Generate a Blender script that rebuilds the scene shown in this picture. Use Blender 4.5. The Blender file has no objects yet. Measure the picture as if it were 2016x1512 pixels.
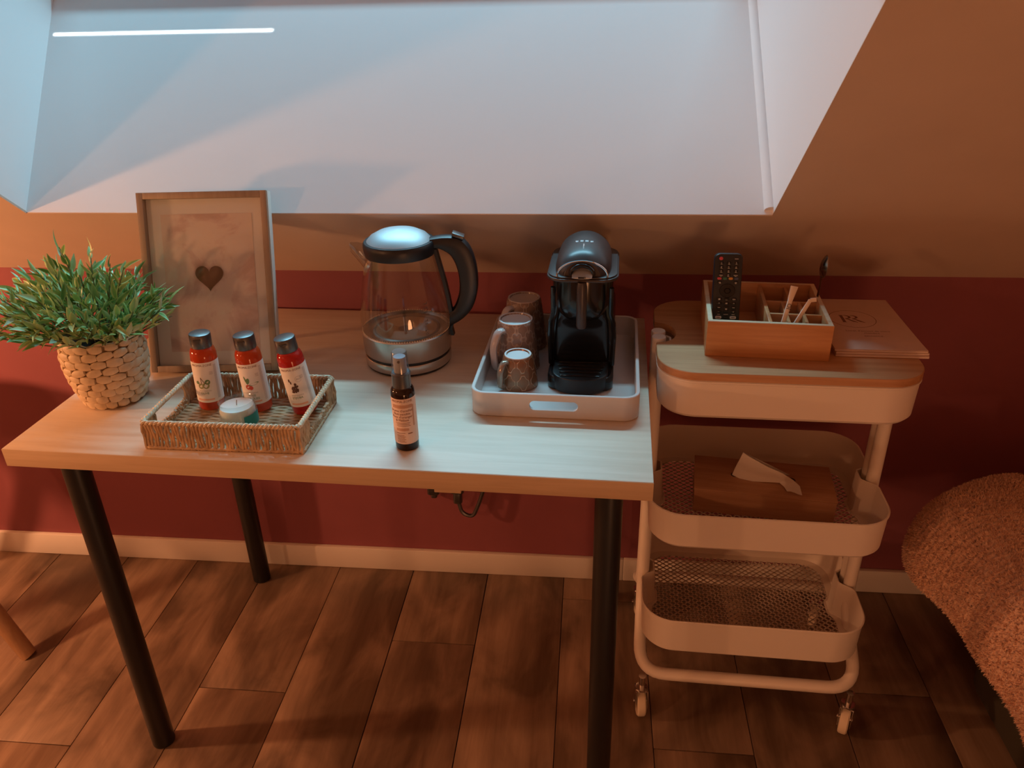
import bpy, bmesh, math, random
import numpy as np
from mathutils import Vector, Matrix
random.seed(7)
S = bpy.context.scene
COL = S.collection
PI = math.pi
# ------------------------------------------------------------------ camera
F_PX = 1556.14
YAW, PITCH, ROLL = 0.1082, 0.4712, -0.0254
CAM = Vector((0.8874, -1.5886, 1.3608))
def cam_axes():
    f = Vector((-math.sin(YAW)*math.cos(PITCH), math.cos(YAW)*math.cos(PITCH), -math.sin(PITCH)))
    r = Vector((math.cos(YAW), math.sin(YAW), 0)); u = r.cross(f)
    c, s = math.cos(ROLL), math.sin(ROLL)
    return c*r+s*u, -s*r+c*u, f
_r, _u, _f = cam_axes()
cd = bpy.data.cameras.new('camera'); cam = bpy.data.objects.new('camera', cd); COL.objects.link(cam)
m = Matrix(((_r.x, _u.x, -_f.x, CAM.x), (_r.y, _u.y, -_f.y, CAM.y), (_r.z, _u.z, -_f.z, CAM.z), (0, 0, 0, 1)))
cam.matrix_world = m
cd.sensor_fit = 'HORIZONTAL'; cd.sensor_width = 36; cd.lens = F_PX*36/2016; cd.clip_start = .02
S.camera = cam
# ------------------------------------------------------------------ room constants
ZC, ANG = 0.8116, 0.705            # height of the knee wall, pitch of the sloping ceiling
XL, XR, Y0 = -0.174, 1.1946, -0.2118   # skylight opening
PSI, GL, GR = 0.8451, -0.0884, -0.037  # direction of the skylight reveal
NL = 0.52                          # depth of the reveal
Z0 = ZC - Y0*math.tan(ANG)
CE = Vector((0, -math.cos(ANG), math.sin(ANG)))      # up the slope
CN = Vector((0, math.sin(ANG), math.cos(ANG)))       # out of the roof
G = Vector((0, math.cos(PSI), math.sin(PSI)))
WIN0 = Vector((0, Y0, Z0)) + G*NL                    # lower edge of the roof window
# ------------------------------------------------------------------ world and lights
W = bpy.data.worlds.new('world'); S.world = W; W.use_nodes = True
W.node_tree.nodes['Background'].inputs[0].default_value = (.20, .68, 1, 1)
W.node_tree.nodes['Background'].inputs[1].default_value = .5
def light(name, kind, loc, power, color, **kw):
    l = bpy.data.lights.new(name, kind); o = bpy.data.objects.new(name, l); COL.objects.link(o)
    o.location = loc; l.energy = power; l.color = color
    for k, v in kw.items(): setattr(l, k, v)
    return o
def aim(o, d): o.rotation_euler = Vector(d).to_track_quat('-Z', 'Y').to_euler()
WARM = (1, .425, .185)
# bedside lamp standing in the room to the left
light('lamp_left', 'POINT', (-1.0, -.741, .93), 42, WARM, shadow_soft_size=.035)
# lamp in the room behind the photographer
light('lamp_room', 'POINT', (-.92, -1.98, 1.32), 19.5, WARM, shadow_soft_size=.035)
# low lamp beside the bed
light('lamp_bedside', 'POINT', (1.36, -2.2, .34), 13.3, WARM, shadow_soft_size=.18)
# bright strip of sky entering below the half lowered blind of the roof window
DAY = Vector((0, .5075, .8616))
day = light('daylight_gap', 'AREA', Vector((.50, Y0, Z0)) + DAY*2.2, 78, (.38, .80, 1), shape='RECTANGLE', size=2.2, size_y=.09)
aim(day, -DAY)
# thin sun streak slipping past the end of the blind onto the reveal
sp = Vector((.03, Y0, Z0)) + G*.392
so = sp + Vector((0.0, -.075, .16))
sun = light('sun_streak', 'AREA', so, .03, (.85, .97, 1), shape='RECTANGLE', size=.455, size_y=.004, spread=math.radians(3))
aim(sun, sp-so)
S.view_settings.view_transform = 'Standard'; S.view_settings.look = 'None'
S.view_settings.gamma = 1; S.view_settings.use_curve_mapping = False
S.view_settings.exposure = 0.0
try:
    S.cycles.use_denoising = True; S.cycles.max_bounces = 10; S.cycles.diffuse_bounces = 6
    S.cycles.transparent_max_bounces = 16; S.cycles.sample_clamp_indirect = 4
except Exception: pass

# ================================================================== materials
def newmat(name):
    mt = bpy.data.materials.new(name); mt.use_nodes = True
    nt = mt.node_tree; b = nt.nodes['Principled BSDF']
    return mt, nt, b
def N(nt, t, **kw):
    n = nt.nodes.new(t)
    for k, v in kw.items():
        if k.startswith('i_'): n.inputs[k[2:].replace('_', ' ')].default_value = v
        else: setattr(n, k, v)
    return n
def plain(name, c, rough=.5, metal=0, bump=0, bscale=200, var=.0, vscale=8, **kw):
    mt, nt, b = newmat(name)
    b.inputs['Base Color'].default_value = (*c, 1); b.inputs['Roughness'].default_value = rough; b.inputs['Metallic'].default_value = metal
    for k, v in kw.items(): b.inputs[k.replace('_', ' ')].default_value = v
    tc = N(nt, 'ShaderNodeTexCoord')
    if var:
        no = N(nt, 'ShaderNodeTexNoise'); no.inputs['Scale'].default_value = vscale; no.inputs['Detail'].default_value = 4
        nt.links.new(tc.outputs['Object'], no.inputs['Vector'])
        r = N(nt, 'ShaderNodeMapRange'); r.inputs[1].default_value = .3; r.inputs[2].default_value = .7; r.inputs[3].default_value = 1-var; r.inputs[4].default_value = 1+var
        nt.links.new(no.outputs[0], r.inputs[0])
        mx = N(nt, 'ShaderNodeVectorMath', operation='SCALE'); mx.inputs[0].default_value = c
        nt.links.new(r.outputs[0], mx.inputs['Scale']); nt.links.new(mx.outputs[0], b.inputs['Base Color'])
    if bump:
        no = N(nt, 'ShaderNodeTexNoise'); no.inputs['Scale'].default_value = bscale; no.inputs['Detail'].default_value = 3
        nt.links.new(tc.outputs['Object'], no.inputs['Vector'])
        bp = N(nt, 'ShaderNodeBump'); bp.inputs['Strength'].default_value = bump; bp.inputs['Distance'].default_value = .001
        nt.links.new(no.outputs[0], bp.inputs['Height']); nt.links.new(bp.outputs[0], b.inputs['Normal'])
    return mt
def wood(name, c1, c2, axis='X', scale=6, stretch=12, rough=.5, bump=.15, knots=0, c3=None, rnd=0):
    mt, nt, b = newmat(name)
    tc = N(nt, 'ShaderNodeTexCoord'); mp = N(nt, 'ShaderNodeMapping')
    sc = [scale*stretch]*3; sc['XYZ'.index(axis)] = scale
    mp.inputs['Scale'].default_value = sc
    src = tc.outputs['Object']
    if rnd:
        oi = N(nt, 'ShaderNodeObjectInfo'); cx = N(nt, 'ShaderNodeCombineXYZ')
        mm = N(nt, 'ShaderNodeMath', operation='MULTIPLY'); mm.inputs[1].default_value = 37
        nt.links.new(oi.outputs['Random'], mm.inputs[0])
        for k in range(3): nt.links.new(mm.outputs[0], cx.inputs[k])
        ad = N(nt, 'ShaderNodeVectorMath', operation='ADD'); nt.links.new(src, ad.inputs[0]); nt.links.new(cx.outputs[0], ad.inputs[1]); src = ad.outputs[0]
    nt.links.new(src, mp.inputs[0])
    no = N(nt, 'ShaderNodeTexNoise'); no.inputs['Scale'].default_value = 1; no.inputs['Detail'].default_value = 6; no.inputs['Roughness'].default_value = .65; no.inputs['Distortion'].default_value = .4
    nt.links.new(mp.outputs[0], no.inputs['Vector'])
    cr = N(nt, 'ShaderNodeValToRGB'); cr.color_ramp.elements[0].position = .32; cr.color_ramp.elements[1].position = .68
    cr.color_ramp.elements[0].color = (*c2, 1); cr.color_ramp.elements[1].color = (*c1, 1)
    nt.links.new(no.outputs[0], cr.inputs[0]); out = cr.outputs[0]
    if knots:
        n2 = N(nt, 'ShaderNodeTexNoise'); n2.inputs['Scale'].default_value = knots; n2.inputs['Detail'].default_value = 5; n2.inputs['Distortion'].default_value = .8
        mp2 = N(nt, 'ShaderNodeMapping'); s2 = [2.2]*3; s2['XYZ'.index(axis)] = 1; mp2.inputs['Scale'].default_value = s2
        nt.links.new(src, mp2.inputs[0]); nt.links.new(mp2.outputs[0], n2.inputs['Vector'])
        c = N(nt, 'ShaderNodeValToRGB'); c.color_ramp.elements[0].position = .36; c.color_ramp.elements[1].position = .62
        c.color_ramp.elements[0].color = (*(c3 or (.3, .3, .3)), 1); c.color_ramp.elements[1].color = (1, 1, 1, 1)
        nt.links.new(n2.outputs[0], c.inputs[0])
        mx = N(nt, 'ShaderNodeMix', data_type='RGBA', blend_type='MULTIPLY'); mx.inputs[0].default_value = 1
        nt.links.new(out, mx.inputs[6]); nt.links.new(c.outputs[0], mx.inputs[7]); out = mx.outputs[2]
    if rnd:
        r = N(nt, 'ShaderNodeMapRange'); r.inputs[3].default_value = 1-rnd; r.inputs[4].default_value = 1+rnd
        nt.links.new(oi.outputs['Random'], r.inputs[0])
        vm = N(nt, 'ShaderNodeVectorMath', operation='SCALE'); nt.links.new(out, vm.inputs[0]); nt.links.new(r.outputs[0], vm.inputs['Scale']); out = vm.outputs[0]
    nt.links.new(out, b.inputs['Base Color']); b.inputs['Roughness'].default_value = rough
    bp = N(nt, 'ShaderNodeBump'); bp.inputs['Strength'].default_value = bump; bp.inputs['Distance'].default_value = .001
    nt.links.new(no.outputs[0], bp.inputs['Height']); nt.links.new(bp.outputs[0], b.inputs['Normal'])
    return mt
def thin_glass(name, tint=(.96, .97, .97), gloss=.9, base=.04, rough=.02, ior=1.45):
    mt = bpy.data.materials.new(name); mt.use_nodes = True; nt = mt.node_tree; nt.nodes.clear()
    o = N(nt, 'ShaderNodeOutputMaterial'); t = N(nt, 'ShaderNodeBsdfTransparent'); t.inputs[0].default_value = (*tint, 1)
    g = N(nt, 'ShaderNodeBsdfGlossy'); g.inputs[0].default_value = (gloss, gloss, gloss, 1); g.inputs['Roughness'].default_value = rough
    fr = N(nt, 'ShaderNodeLayerWeight'); fr.inputs[0].default_value = .5
    pw = N(nt, 'ShaderNodeMath', operation='POWER'); pw.inputs[1].default_value = 4.5; nt.links.new(fr.outputs['Facing'], pw.inputs[0])
    ad = N(nt, 'ShaderNodeMath', operation='MULTIPLY_ADD'); ad.inputs[1].default_value = .85; ad.inputs[2].default_value = base; ad.use_clamp = True
    mx = N(nt, 'ShaderNodeMixShader')
    nt.links.new(pw.outputs[0], ad.inputs[0]); nt.links.new(ad.outputs[0], mx.inputs[0]); nt.links.new(t.outputs[0], mx.inputs[1]); nt.links.new(g.outputs[0], mx.inputs[2]); nt.links.new(mx.outputs[0], o.inputs[0])
    return mt
def lattice_mat(name, c1, c2, nth, mz, width=.22, rough=.25, metal=0, bump=.6, sub=0):
    """trellis relief running round a cup: lines where cos(n*angle)+cos(m*z) is near 0"""
    mt, nt, b = newmat(name); tc = N(nt, 'ShaderNodeTexCoord'); sx = N(nt, 'ShaderNodeSeparateXYZ'); nt.links.new(tc.outputs['Object'], sx.inputs[0])
    at = N(nt, 'ShaderNodeMath', operation='ARCTAN2'); nt.links.new(sx.outputs[1], at.inputs[0]); nt.links.new(sx.outputs[0], at.inputs[1])
    def M(op, a, bb=None):
        n = N(nt, 'ShaderNodeMath', operation=op)
        for k, v in enumerate((a, bb)):
            if v is None: continue
            if isinstance(v, (int, float)): n.inputs[k].default_value = v
            else: nt.links.new(v, n.inputs[k])
        return n.outputs[0]
    th = M('MULTIPLY', at.outputs[0], nth); zz = M('MULTIPLY', sx.outputs[2], mz)
    v = M('ADD', M('COSINE', th), M('COSINE', zz))
    v = M('ADD', v, M('MULTIPLY', M('COSINE', M('MULTIPLY', th, 2)), M('MULTIPLY', M('COSINE', M('MULTIPLY', zz, 2)), .35+sub)))
    ln = M('LESS_THAN', M('ABSOLUTE', v), width)
    mr = N(nt, 'ShaderNodeMapRange'); mr.interpolation_type = 'SMOOTHSTEP'; mr.inputs[1].default_value = 0; mr.inputs[2].default_value = width*1.6; mr.inputs[3].default_value = 1; mr.inputs[4].default_value = 0
    nt.links.new(M('ABSOLUTE', v), mr.inputs[0])
    mx = N(nt, 'ShaderNodeMix', data_type='RGBA'); mx.inputs[6].default_value = (*c1, 1); mx.inputs[7].default_value = (*c2, 1)
    nt.links.new(mr.outputs[0], mx.inputs[0]); nt.links.new(mx.outputs[2], b.inputs['Base Color'])
    bp = N(nt, 'ShaderNodeBump'); bp.inputs['Strength'].default_value = bump; bp.inputs['Distance'].default_value = .001
    nt.links.new(mr.outputs[0], bp.inputs['Height']); nt.links.new(bp.outputs[0], b.inputs['Normal'])
    b.inputs['Roughness'].default_value = rough; b.inputs['Metallic'].default_value = metal
    return mt

M = {}
M['red_wall'] = plain('red_wall_paint', (.265, .074, .090), .75, bump=.15, bscale=90, var=.04)
M['beige'] = plain('beige_ceiling_paint', (.64, .52, .42), .8, bump=.12, bscale=110, var=.03)
M['reveal'] = plain('white_reveal_paint', (.82, .80, .80), .75, bump=.05, bscale=60)
M['far_wall'] = plain('cream_wall_paint', (.80, .74, .68), .85, var=.03)
M['skirting'] = plain('white_skirting', (.80, .74, .68), .45)
M['plank'] = wood('floor_plank', (.38, .26, .18), (.235, .15, .10), 'Y', 2.2, 14, .42, .25, knots=4.2, c3=(.42, .40, .38), rnd=.08)
M['subfloor'] = plain('dark_joint', (.02, .012, .008), .9)
M['winframe'] = wood('window_pine', (.7, .55, .38), (.6, .44, .28), 'X', 5, 12, .5)
M['blind'] = plain('blind_fabric', (.12, .13, .15), .9)
M['pane'] = thin_glass('window_glass')
M['table'] = wood('table_oak_foil', (.73, .62, .49), (.63, .51, .38), 'X', 4, 16, .42, .12)
M['table_edge'] = wood('table_oak_edge', (.62, .46, .30), (.52, .37, .23), 'X', 4, 18, .5, .12)
M['blackmetal'] = plain('black_lacquered_steel', (.012, .011, .011), .38)
M['straw'] = plain('pale_woven_straw', (.66, .52, .34), .55, var=.14, vscale=60)
M['straw_in'] = plain('straw_core', (.40, .28, .16), .8)
M['soil'] = plain('dark_moss', (.012, .014, .008), .95, bump=.8, bscale=120)
M['stem'] = plain('green_brown_stem', (.10, .12, .05), .6)
M['frame'] = wood('grey_oak_frame', (.40, .29, .20), (.31, .215, .145), 'Z', 6, 14, .5)
M['frame_side_lit'] = plain('daylit_frame_side', (.72, .68, .62), .5)  # frame side with the daylight on it painted in as a pale tone
M['mat_board'] = plain('white_mat_board', (.88, .86, .83), .8)
M['heart'] = plain('brown_heart_print', (.20, .105, .055), .55)
M['frame_glass'] = thin_glass('frame_glass', (.97, .97, .97), .5)
M['back_board'] = plain('brown_back_board', (.25, .17, .1), .8)
M['seagrass'] = plain('twisted_seagrass', (.50, .345, .20), .6, var=.28, vscale=45)
M['seagrass_l'] = plain('pale_seagrass_rim', (.66, .54, .37), .6, var=.2, vscale=60)
M['capblack'] = plain('black_plastic_cap', (.016, .017, .019), .42, Specular_IOR_Level=1.0, Coat_Weight=1.0, Coat_Roughness=.32)
M['label'] = plain('white_paper_label', (.82, .76, .70), .55)
M['ink'] = plain('dark_ink', (.07, .055, .045), .7)
M['ink_grey'] = plain('grey_ink', (.33, .30, .28), .7)
M['ink_brown'] = plain('brown_ink', (.22, .09, .05), .7)
M['peach'] = plain('peach_band', (.80, .42, .28), .6)
M['olive'] = plain('olive_print', (.30, .30, .12), .6)
M['leafprint'] = plain('leaf_print', (.14, .24, .10), .6)
M['berry'] = plain('berry_print', (.55, .08, .05), .6)
M['seed'] = plain('seed_print', (.12, .05, .025), .6)
def amber(name, c, tr=.45):
    mt, nt, b = newmat(name); b.inputs['Base Color'].default_value = (*c, 1); b.inputs['Roughness'].default_value = .08
    b.inputs['Transmission Weight'].default_value = tr; b.inputs['IOR'].default_value = 1.4
    return mt
M['amber1'] = amber('amber_plastic', (.72, .085, .022)); M['amber2'] = amber('red_amber_plastic', (.66, .03, .02))
M['brownglass'] = plain('dark_brown_glass', (.018, .007, .004), .06)
M['clearplastic'] = thin_glass('clear_plastic_cap', (.80, .84, .88), .8, .12, .15)
M['sprayhead'] = plain('grey_spray_head', (.42, .44, .47), .4)
M['wax'] = plain('white_wax', (.86, .84, .78), .5, Subsurface_Weight=.2)
M['jarglass'] = thin_glass('jar_glass', (.93, .95, .95), .9, .07)
M['teal'] = plain('teal_label', (.02, .28, .27), .5)
M['wick'] = plain('wick', (.25, .22, .18), .8)
M['plate'] = plain('satin_heating_plate', (.5, .46, .43), .5, 1)
M['steel'] = plain('brushed_steel', (.60, .58, .56), .28, 1, bump=.05, bscale=300)
M['chrome'] = plain('chrome', (.82, .82, .82), .08, 1)
M['lidsteel'] = plain('satin_lid_steel', (.50, .51, .53), .55, 1)
M['blackplastic'] = plain('black_plastic', (.014, .015, .018), .38)
M['glossblack'] = plain('gloss_black_plastic', (.010, .010, .011), .14)
M['smokedome'] = plain('smoked_grey_plastic', (.045, .034, .033), .34)
M['silverplastic'] = plain('silver_plastic', (.50, .52, .54), .3, .6)
M['kglass'] = thin_glass('kettle_glass', (.93, .92, .91), .9, .06)
M['traywhite'] = plain('grey_white_tray', (.66, .63, .61), .45, bump=.03)
M['mugwhite'] = plain('white_glaze', (.80, .80, .80), .15)
M['mugrelief'] = lattice_mat('brown_leaf_relief', (.30, .21, .17), (.48, .38, .32), 9, 190, .5, .22, sub=.5)
M['cuprelief'] = lattice_mat('copper_trellis_relief', (.32, .145, .07), (.66, .42, .26), 8, 200, .2, .2, metal=.35)
M['mughandle'] = plain('pale_glazed_handle', (.58, .50, .47), .18)
M['cuphandle'] = plain('bronze_glazed_handle', (.36, .27, .20), .15, .3)
M['trolley'] = plain('cream_white_enamel', (.80, .72, .64), .42, bump=.04, bscale=250)
M['wire'] = plain('mesh_enamel', (.62, .52, .44), .5)
M['bamboo'] = wood('bamboo_lid', (.54, .29, .14), (.42, .20, .085), 'X', 5, 20, .42, .1)
M['bamboo_box'] = wood('bamboo_box', (.60, .30, .13), (.48, .215, .085), 'X', 6, 16, .42, .1)
M['bamboo_lit_edge'] = wood('bamboo_daylit_edge', (.72, .56, .38), (.62, .46, .29), 'X', 6, 16, .5, .1)  # paler bamboo, daylight on the top edges put into the colour
M['tissuebox'] = wood('tissue_box_wood', (.58, .34, .20), (.46, .25, .14), 'X', 5, 14, .5, .12)
M['tissue'] = plain('white_tissue', (.84, .80, .76), .85, bump=.1, bscale=80)
M['kraft'] = plain('kraft_paper', (.66, .47, .37), .75, var=.04, vscale=30)
M['pages'] = plain('leaflet_pages', (.74, .60, .55), .75)
M['wheelwhite'] = plain('cream_wheel', (.72, .60, .46), .5)
M['keys_red'] = plain('red_key', (.62, .07, .10), .5); M['keys_green'] = plain('green_key', (.03, .16, .09), .5)
M['keys_yellow'] = plain('amber_key', (.60, .28, .05), .5); M['keys_blue'] = plain('blue_key', (.05, .08, .16), .5)
M['keys_white'] = plain('white_key', (.72, .72, .74), .5)
M['keyprint'] = plain('key_print', (.55, .53, .52), .6)
M['spoon'] = plain('spoon_steel', (.35, .31, .29), .18, 1)
M['paperstick'] = plain('paper_stick', (.80, .66, .55), .7)
M['stool'] = wood('stool_beech', (.50, .30, .17), (.38, .21, .11), 'Z', 6, 10, .5)
M['bedbase'] = plain('dark_bed_fabric', (.055, .045, .03), .9, bump=.3, bscale=400)
M['mattress'] = plain('mattress_cotton', (.55, .45, .38), .9)

def throw_mat():
    mt, nt, b = newmat('plush_throw'); tc = N(nt, 'ShaderNodeTexCoord')
    wv = N(nt, 'ShaderNodeTexWave'); wv.bands_direction = 'Y'; wv.inputs['Scale'].default_value = 26; wv.inputs['Distortion'].default_value = 2.5; wv.inputs['Detail'].default_value = 3; wv.inputs['Detail Scale'].default_value = 3
    no = N(nt, 'ShaderNodeTexNoise'); no.inputs['Scale'].default_value = 220; no.inputs['Detail'].default_value = 3
    for n in (wv, no): nt.links.new(tc.outputs['Object'], n.inputs['Vector'])
    ad = N(nt, 'ShaderNodeMath', operation='ADD'); nt.links.new(wv.outputs[1], ad.inputs[0]); nt.links.new(no.outputs[0], ad.inputs[1])
    bp = N(nt, 'ShaderNodeBump'); bp.inputs['Strength'].default_value = .8; bp.inputs['Distance'].default_value = .004
    nt.links.new(ad.outputs[0], bp.inputs['Height']); nt.links.new(bp.outputs[0], b.inputs['Normal'])
    b.inputs['Base Color'].default_value = (.84, .56, .40, 1); b.inputs['Roughness'].default_value = 1; b.inputs['Sheen Weight'].default_value = .3
    return mt
M['throw'] = throw_mat()
def leaf_mat():
    mt, nt, b = newmat('leaf_green'); oi = N(nt, 'ShaderNodeAttribute', attribute_name='tone'); at = N(nt, 'ShaderNodeAttribute', attribute_name='edge')
    oj = N(nt, 'ShaderNodeObjectInfo')
    ad = N(nt, 'ShaderNodeMath', operation='ADD'); nt.links.new(oi.outputs['Fac'], ad.inputs[0]); nt.links.new(oj.outputs['Random'], ad.inputs[1])
    fr = N(nt, 'ShaderNodeMath', operation='FRACT'); nt.links.new(ad.outputs[0], fr.inputs[0])
    cr = N(nt, 'ShaderNodeValToRGB'); e = cr.color_ramp.elements
    e[0].position = 0; e[0].color = (.10, .25, .065, 1); e[1].position = 1; e[1].color = (.42, .60, .43, 1)
    for p, c in ((.35, (.15, .37, .095, 1)), (.6, (.29, .52, .25, 1)), (.78, (.36, .56, .16, 1))):
        q = e.new(p); q.color = c
    nt.links.new(fr.outputs[0], cr.inputs[0])
    mx = N(nt, 'ShaderNodeMix', data_type='RGBA'); mx.inputs[7].default_value = (.58, .68, .30, 1)
    sc = N(nt, 'ShaderNodeMath', operation='MULTIPLY'); sc.inputs[1].default_value = .7; nt.links.new(at.outputs['Fac'], sc.inputs[0])
    nt.links.new(sc.outputs[0], mx.inputs[0]); nt.links.new(cr.outputs[0], mx.inputs[6]); nt.links.new(mx.outputs[2], b.inputs['Base Color'])
    b.inputs['Roughness'].default_value = .42
    return mt
M['leaf'] = leaf_mat()
def print_mat():
    mt, nt, b = newmat('blush_watercolour_print'); tc = N(nt, 'ShaderNodeTexCoord')
    n1 = N(nt, 'ShaderNodeTexNoise'); n1.inputs['Scale'].default_value = 9; n1.inputs['Detail'].default_value = 6; n1.inputs['Roughness'].default_value = .6; n1.inputs['Distortion'].default_value = .6
    nt.links.new(tc.outputs['Object'], n1.inputs['Vector'])
    cr = N(nt, 'ShaderNodeValToRGB'); e = cr.color_ramp.elements
    e[0].position = .30; e[0].color = (.60, .42, .37, 1); e[1].position = .75; e[1].color = (.88, .79, .71, 1)
    for p, c in ((.42, (.70, .53, .48, 1)), (.455, (.77, .61, .56, 1)), (.50, (.85, .73, .66, 1))):
        q = e.new(p); q.color = c
    nt.links.new(n1.outputs[0], cr.inputs[0]); nt.links.new(cr.outputs[0], b.inputs['Base Color']); b.inputs['Roughness'].default_value = .7
    return mt
M['print'] = print_mat()

# ================================================================== geometry helpers
def cat(*parts):
    V, Fc = [], []
    for v, f in parts:
        o = len(V); V.extend(v); Fc.extend([tuple(i+o for i in q) for q in f])
    return V, Fc
def xf(p, loc=(0, 0, 0), rot=(0, 0, 0), sc=(1, 1, 1)):
    mtx = Matrix.LocRotScale(Vector(loc), __import__('mathutils').Euler(rot), Vector(sc))
    return [tuple(mtx @ Vector(v)) for v in p[0]], p[1]
def box(x0, x1, y0, y1, z0, z1):
    v = [(x0, y0, z0), (x1, y0, z0), (x1, y1, z0), (x0, y1, z0), (x0, y0, z1), (x1, y0, z1), (x1, y1, z1), (x0, y1, z1)]
    return v, [(3, 2, 1, 0), (4, 5, 6, 7), (0, 1, 5, 4), (1, 2, 6, 5), (2, 3, 7, 6), (3, 0, 4, 7)]
def bbox(x0, x1, y0, y1, z0, z1, b=.002):
    """box with chamfered edges"""
    bm = bmesh.new(); v, f = box(x0, x1, y0, y1, z0, z1)
    vs = [bm.verts.new(p) for p in v]
    for q in f: bm.faces.new([vs[i] for i in q])
    bmesh.ops.bevel(bm, geom=list(bm.edges), offset=b, segments=2, affect='EDGES', profile=.5)
    bm.verts.ensure_lookup_table(); bm.verts.index_update()
    r = ([tuple(p.co) for p in bm.verts], [tuple(p.index for p in q.verts) for q in bm.faces]); bm.free(); return r
def loft(rings, cap0=True, cap1=True, closed=True):
    n = len(rings[0]); V = [tuple(p) for r in rings for p in r]; Fc = []
    for i in range(len(rings)-1):
        for j in range(n if closed else n-1):
            k = (j+1) % n; Fc.append((i*n+j, i*n+k, (i+1)*n+k, (i+1)*n+j))
    if cap0: Fc.append(tuple(range(n-1, -1, -1)))
    if cap1: Fc.append(tuple((len(rings)-1)*n+j for j in range(n)))
    return V, Fc
def lathe(prof, n=32, cap0=True, cap1=True):
    return loft([[(r*math.cos(2*PI*j/n), r*math.sin(2*PI*j/n), z) for j in range(n)] for r, z in prof], cap0, cap1)
def rrect(w, d, r, seg=6, cx=0, cy=0):
    pts = []
    for qx, qy, a in ((1, -1, -PI/2), (1, 1, 0), (-1, 1, PI/2), (-1, -1, PI)):
        for k in range(seg+1):
            t = a + PI/2*k/seg
            pts.append((cx+qx*(w/2-r)+r*math.cos(t), cy+qy*(d/2-r)+r*math.sin(t)))
    return pts
def prism(outline, z0, z1, bev=0.0):
    def ring(o, z): return [(x, y, z) for x, y in o]
    if bev <= 0: return loft([ring(outline, z0), ring(outline, z1)])
    cx = sum(p[0] for p in outline)/len(outline); cy = sum(p[1] for p in outline)/len(outline)
    def ins(o, b):
        W_ = max(abs(p[0]-cx) for p in o); D_ = max(abs(p[1]-cy) for p in o)
        return [(cx+(x-cx)*(1-b/W_), cy+(y-cy)*(1-b/D_)) for x, y in o]
    return loft([ring(ins(outline, bev), z0), ring(ins(outline, bev*.3), z0+bev*.3), ring(outline, z0+bev), ring(outline, z1-bev), ring(ins(outline, bev*.3), z1-bev*.3), ring(ins(outline, bev), z1)])
def tube(pts, r, n=10, caps=True, flat=1.0):
    P = [Vector(p) for p in pts]; R = r if isinstance(r, (list, tuple)) else [r]*len(P)
    rings = []; t0 = (P[1]-P[0]).normalized()
    up = Vector((0, 0, 1)) if abs(t0.z) < .9 else Vector((1, 0, 0))
    nrm = (up - t0*up.dot(t0)).normalized(); prev = t0
    for i, p in enumerate(P):
        t = ((P[min(i+1, len(P)-1)]-P[max(i-1, 0)])).normalized()
        q = prev.rotation_difference(t); nrm = (q @ nrm); nrm = (nrm - t*nrm.dot(t)).normalized(); prev = t
        b = t.cross(nrm)
        rings.append([tuple(p + nrm*R[i]*math.cos(2*PI*j/n) + b*R[i]*flat*math.sin(2*PI*j/n)) for j in range(n)])
    return loft(rings, caps, caps)
def arc_fillet(pts, rad, seg=6):
    """round the inner corners of a polyline"""
    P = [Vector(p) for p in pts]; out = [P[0]]
    for i in range(1, len(P)-1):
        a, b, c = P[i-1], P[i], P[i+1]; u = (a-b).normalized(); v = (c-b).normalized()
        d = min(rad, (a-b).length*.48, (c-b).length*.48)
        p0, p1 = b+u*d, b+v*d
        for k in range(seg+1):
            t = k/seg; out.append(p0*(1-t)**2 + b*2*t*(1-t) + p1*t*t)
    out.append(P[-1]); return out
def mesh(name, geo, mat, ang=35):
    me = bpy.data.meshes.new(name); me.from_pydata([tuple(v) for v in geo[0]], [], [tuple(f) for f in geo[1]]); me.update()
    bm = bmesh.new(); bm.from_mesh(me); bmesh.ops.recalc_face_normals(bm, faces=bm.faces); bm.to_mesh(me); bm.free()
    if ang:
        me.polygons.foreach_set('use_smooth', [True]*len(me.polygons)); me.set_sharp_from_angle(angle=math.radians(ang))
    if mat is not None: me.materials.append(M[mat] if isinstance(mat, str) else mat)
    return me
def obj(name, geo, mat, parent=None, loc=(0, 0, 0), rot=(0, 0, 0), label=None, kind=None, ang=35):
    me = geo if isinstance(geo, bpy.types.Mesh) else mesh(name, geo, mat, ang)
    o = bpy.data.objects.new(name, me); COL.objects.link(o); o.location = loc; o.rotation_euler = rot
    if parent is not None: o.parent = parent
    if label: o['label'] = label
    if kind: o['kind'] = kind
    return o
def thing(name, label, cat_, loc=(0, 0, 0), rotz=0, group=None, rot=None):
    o = bpy.data.objects.new(name, None); COL.objects.link(o); o.location = loc; o.rotation_euler = rot or (0, 0, rotz); o.empty_display_size = .05
    o['label'] = label; o['category'] = cat_
    if group: o['group'] = group
    return o
def tag(o, label, cat_, group=None):
    o['label'] = label; o['category'] = cat_
    if group: o['group'] = group
    return o
def struct(o): o['kind'] = 'structure'; return o
def text(s, size, align='CENTER', extr=0.0):
    """flat lettering in the XY plane from the built-in font"""
    c = bpy.data.curves.new('t', 'FONT'); c.body = s; c.size = size; c.align_x = align; c.align_y = 'CENTER'; c.resolution_u = 2
    o = bpy.data.objects.new('t', c); COL.objects.link(o)
    dg = bpy.context.evaluated_depsgraph_get()
    me = bpy.data.meshes.new_from_object(o.evaluated_get(dg))
    r = ([tuple(v.co) for v in me.vertices], [tuple(p.vertices) for p in me.polygons])
    bpy.data.objects.remove(o); bpy.data.curves.remove(c); bpy.data.meshes.remove(me)
    return r
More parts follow.
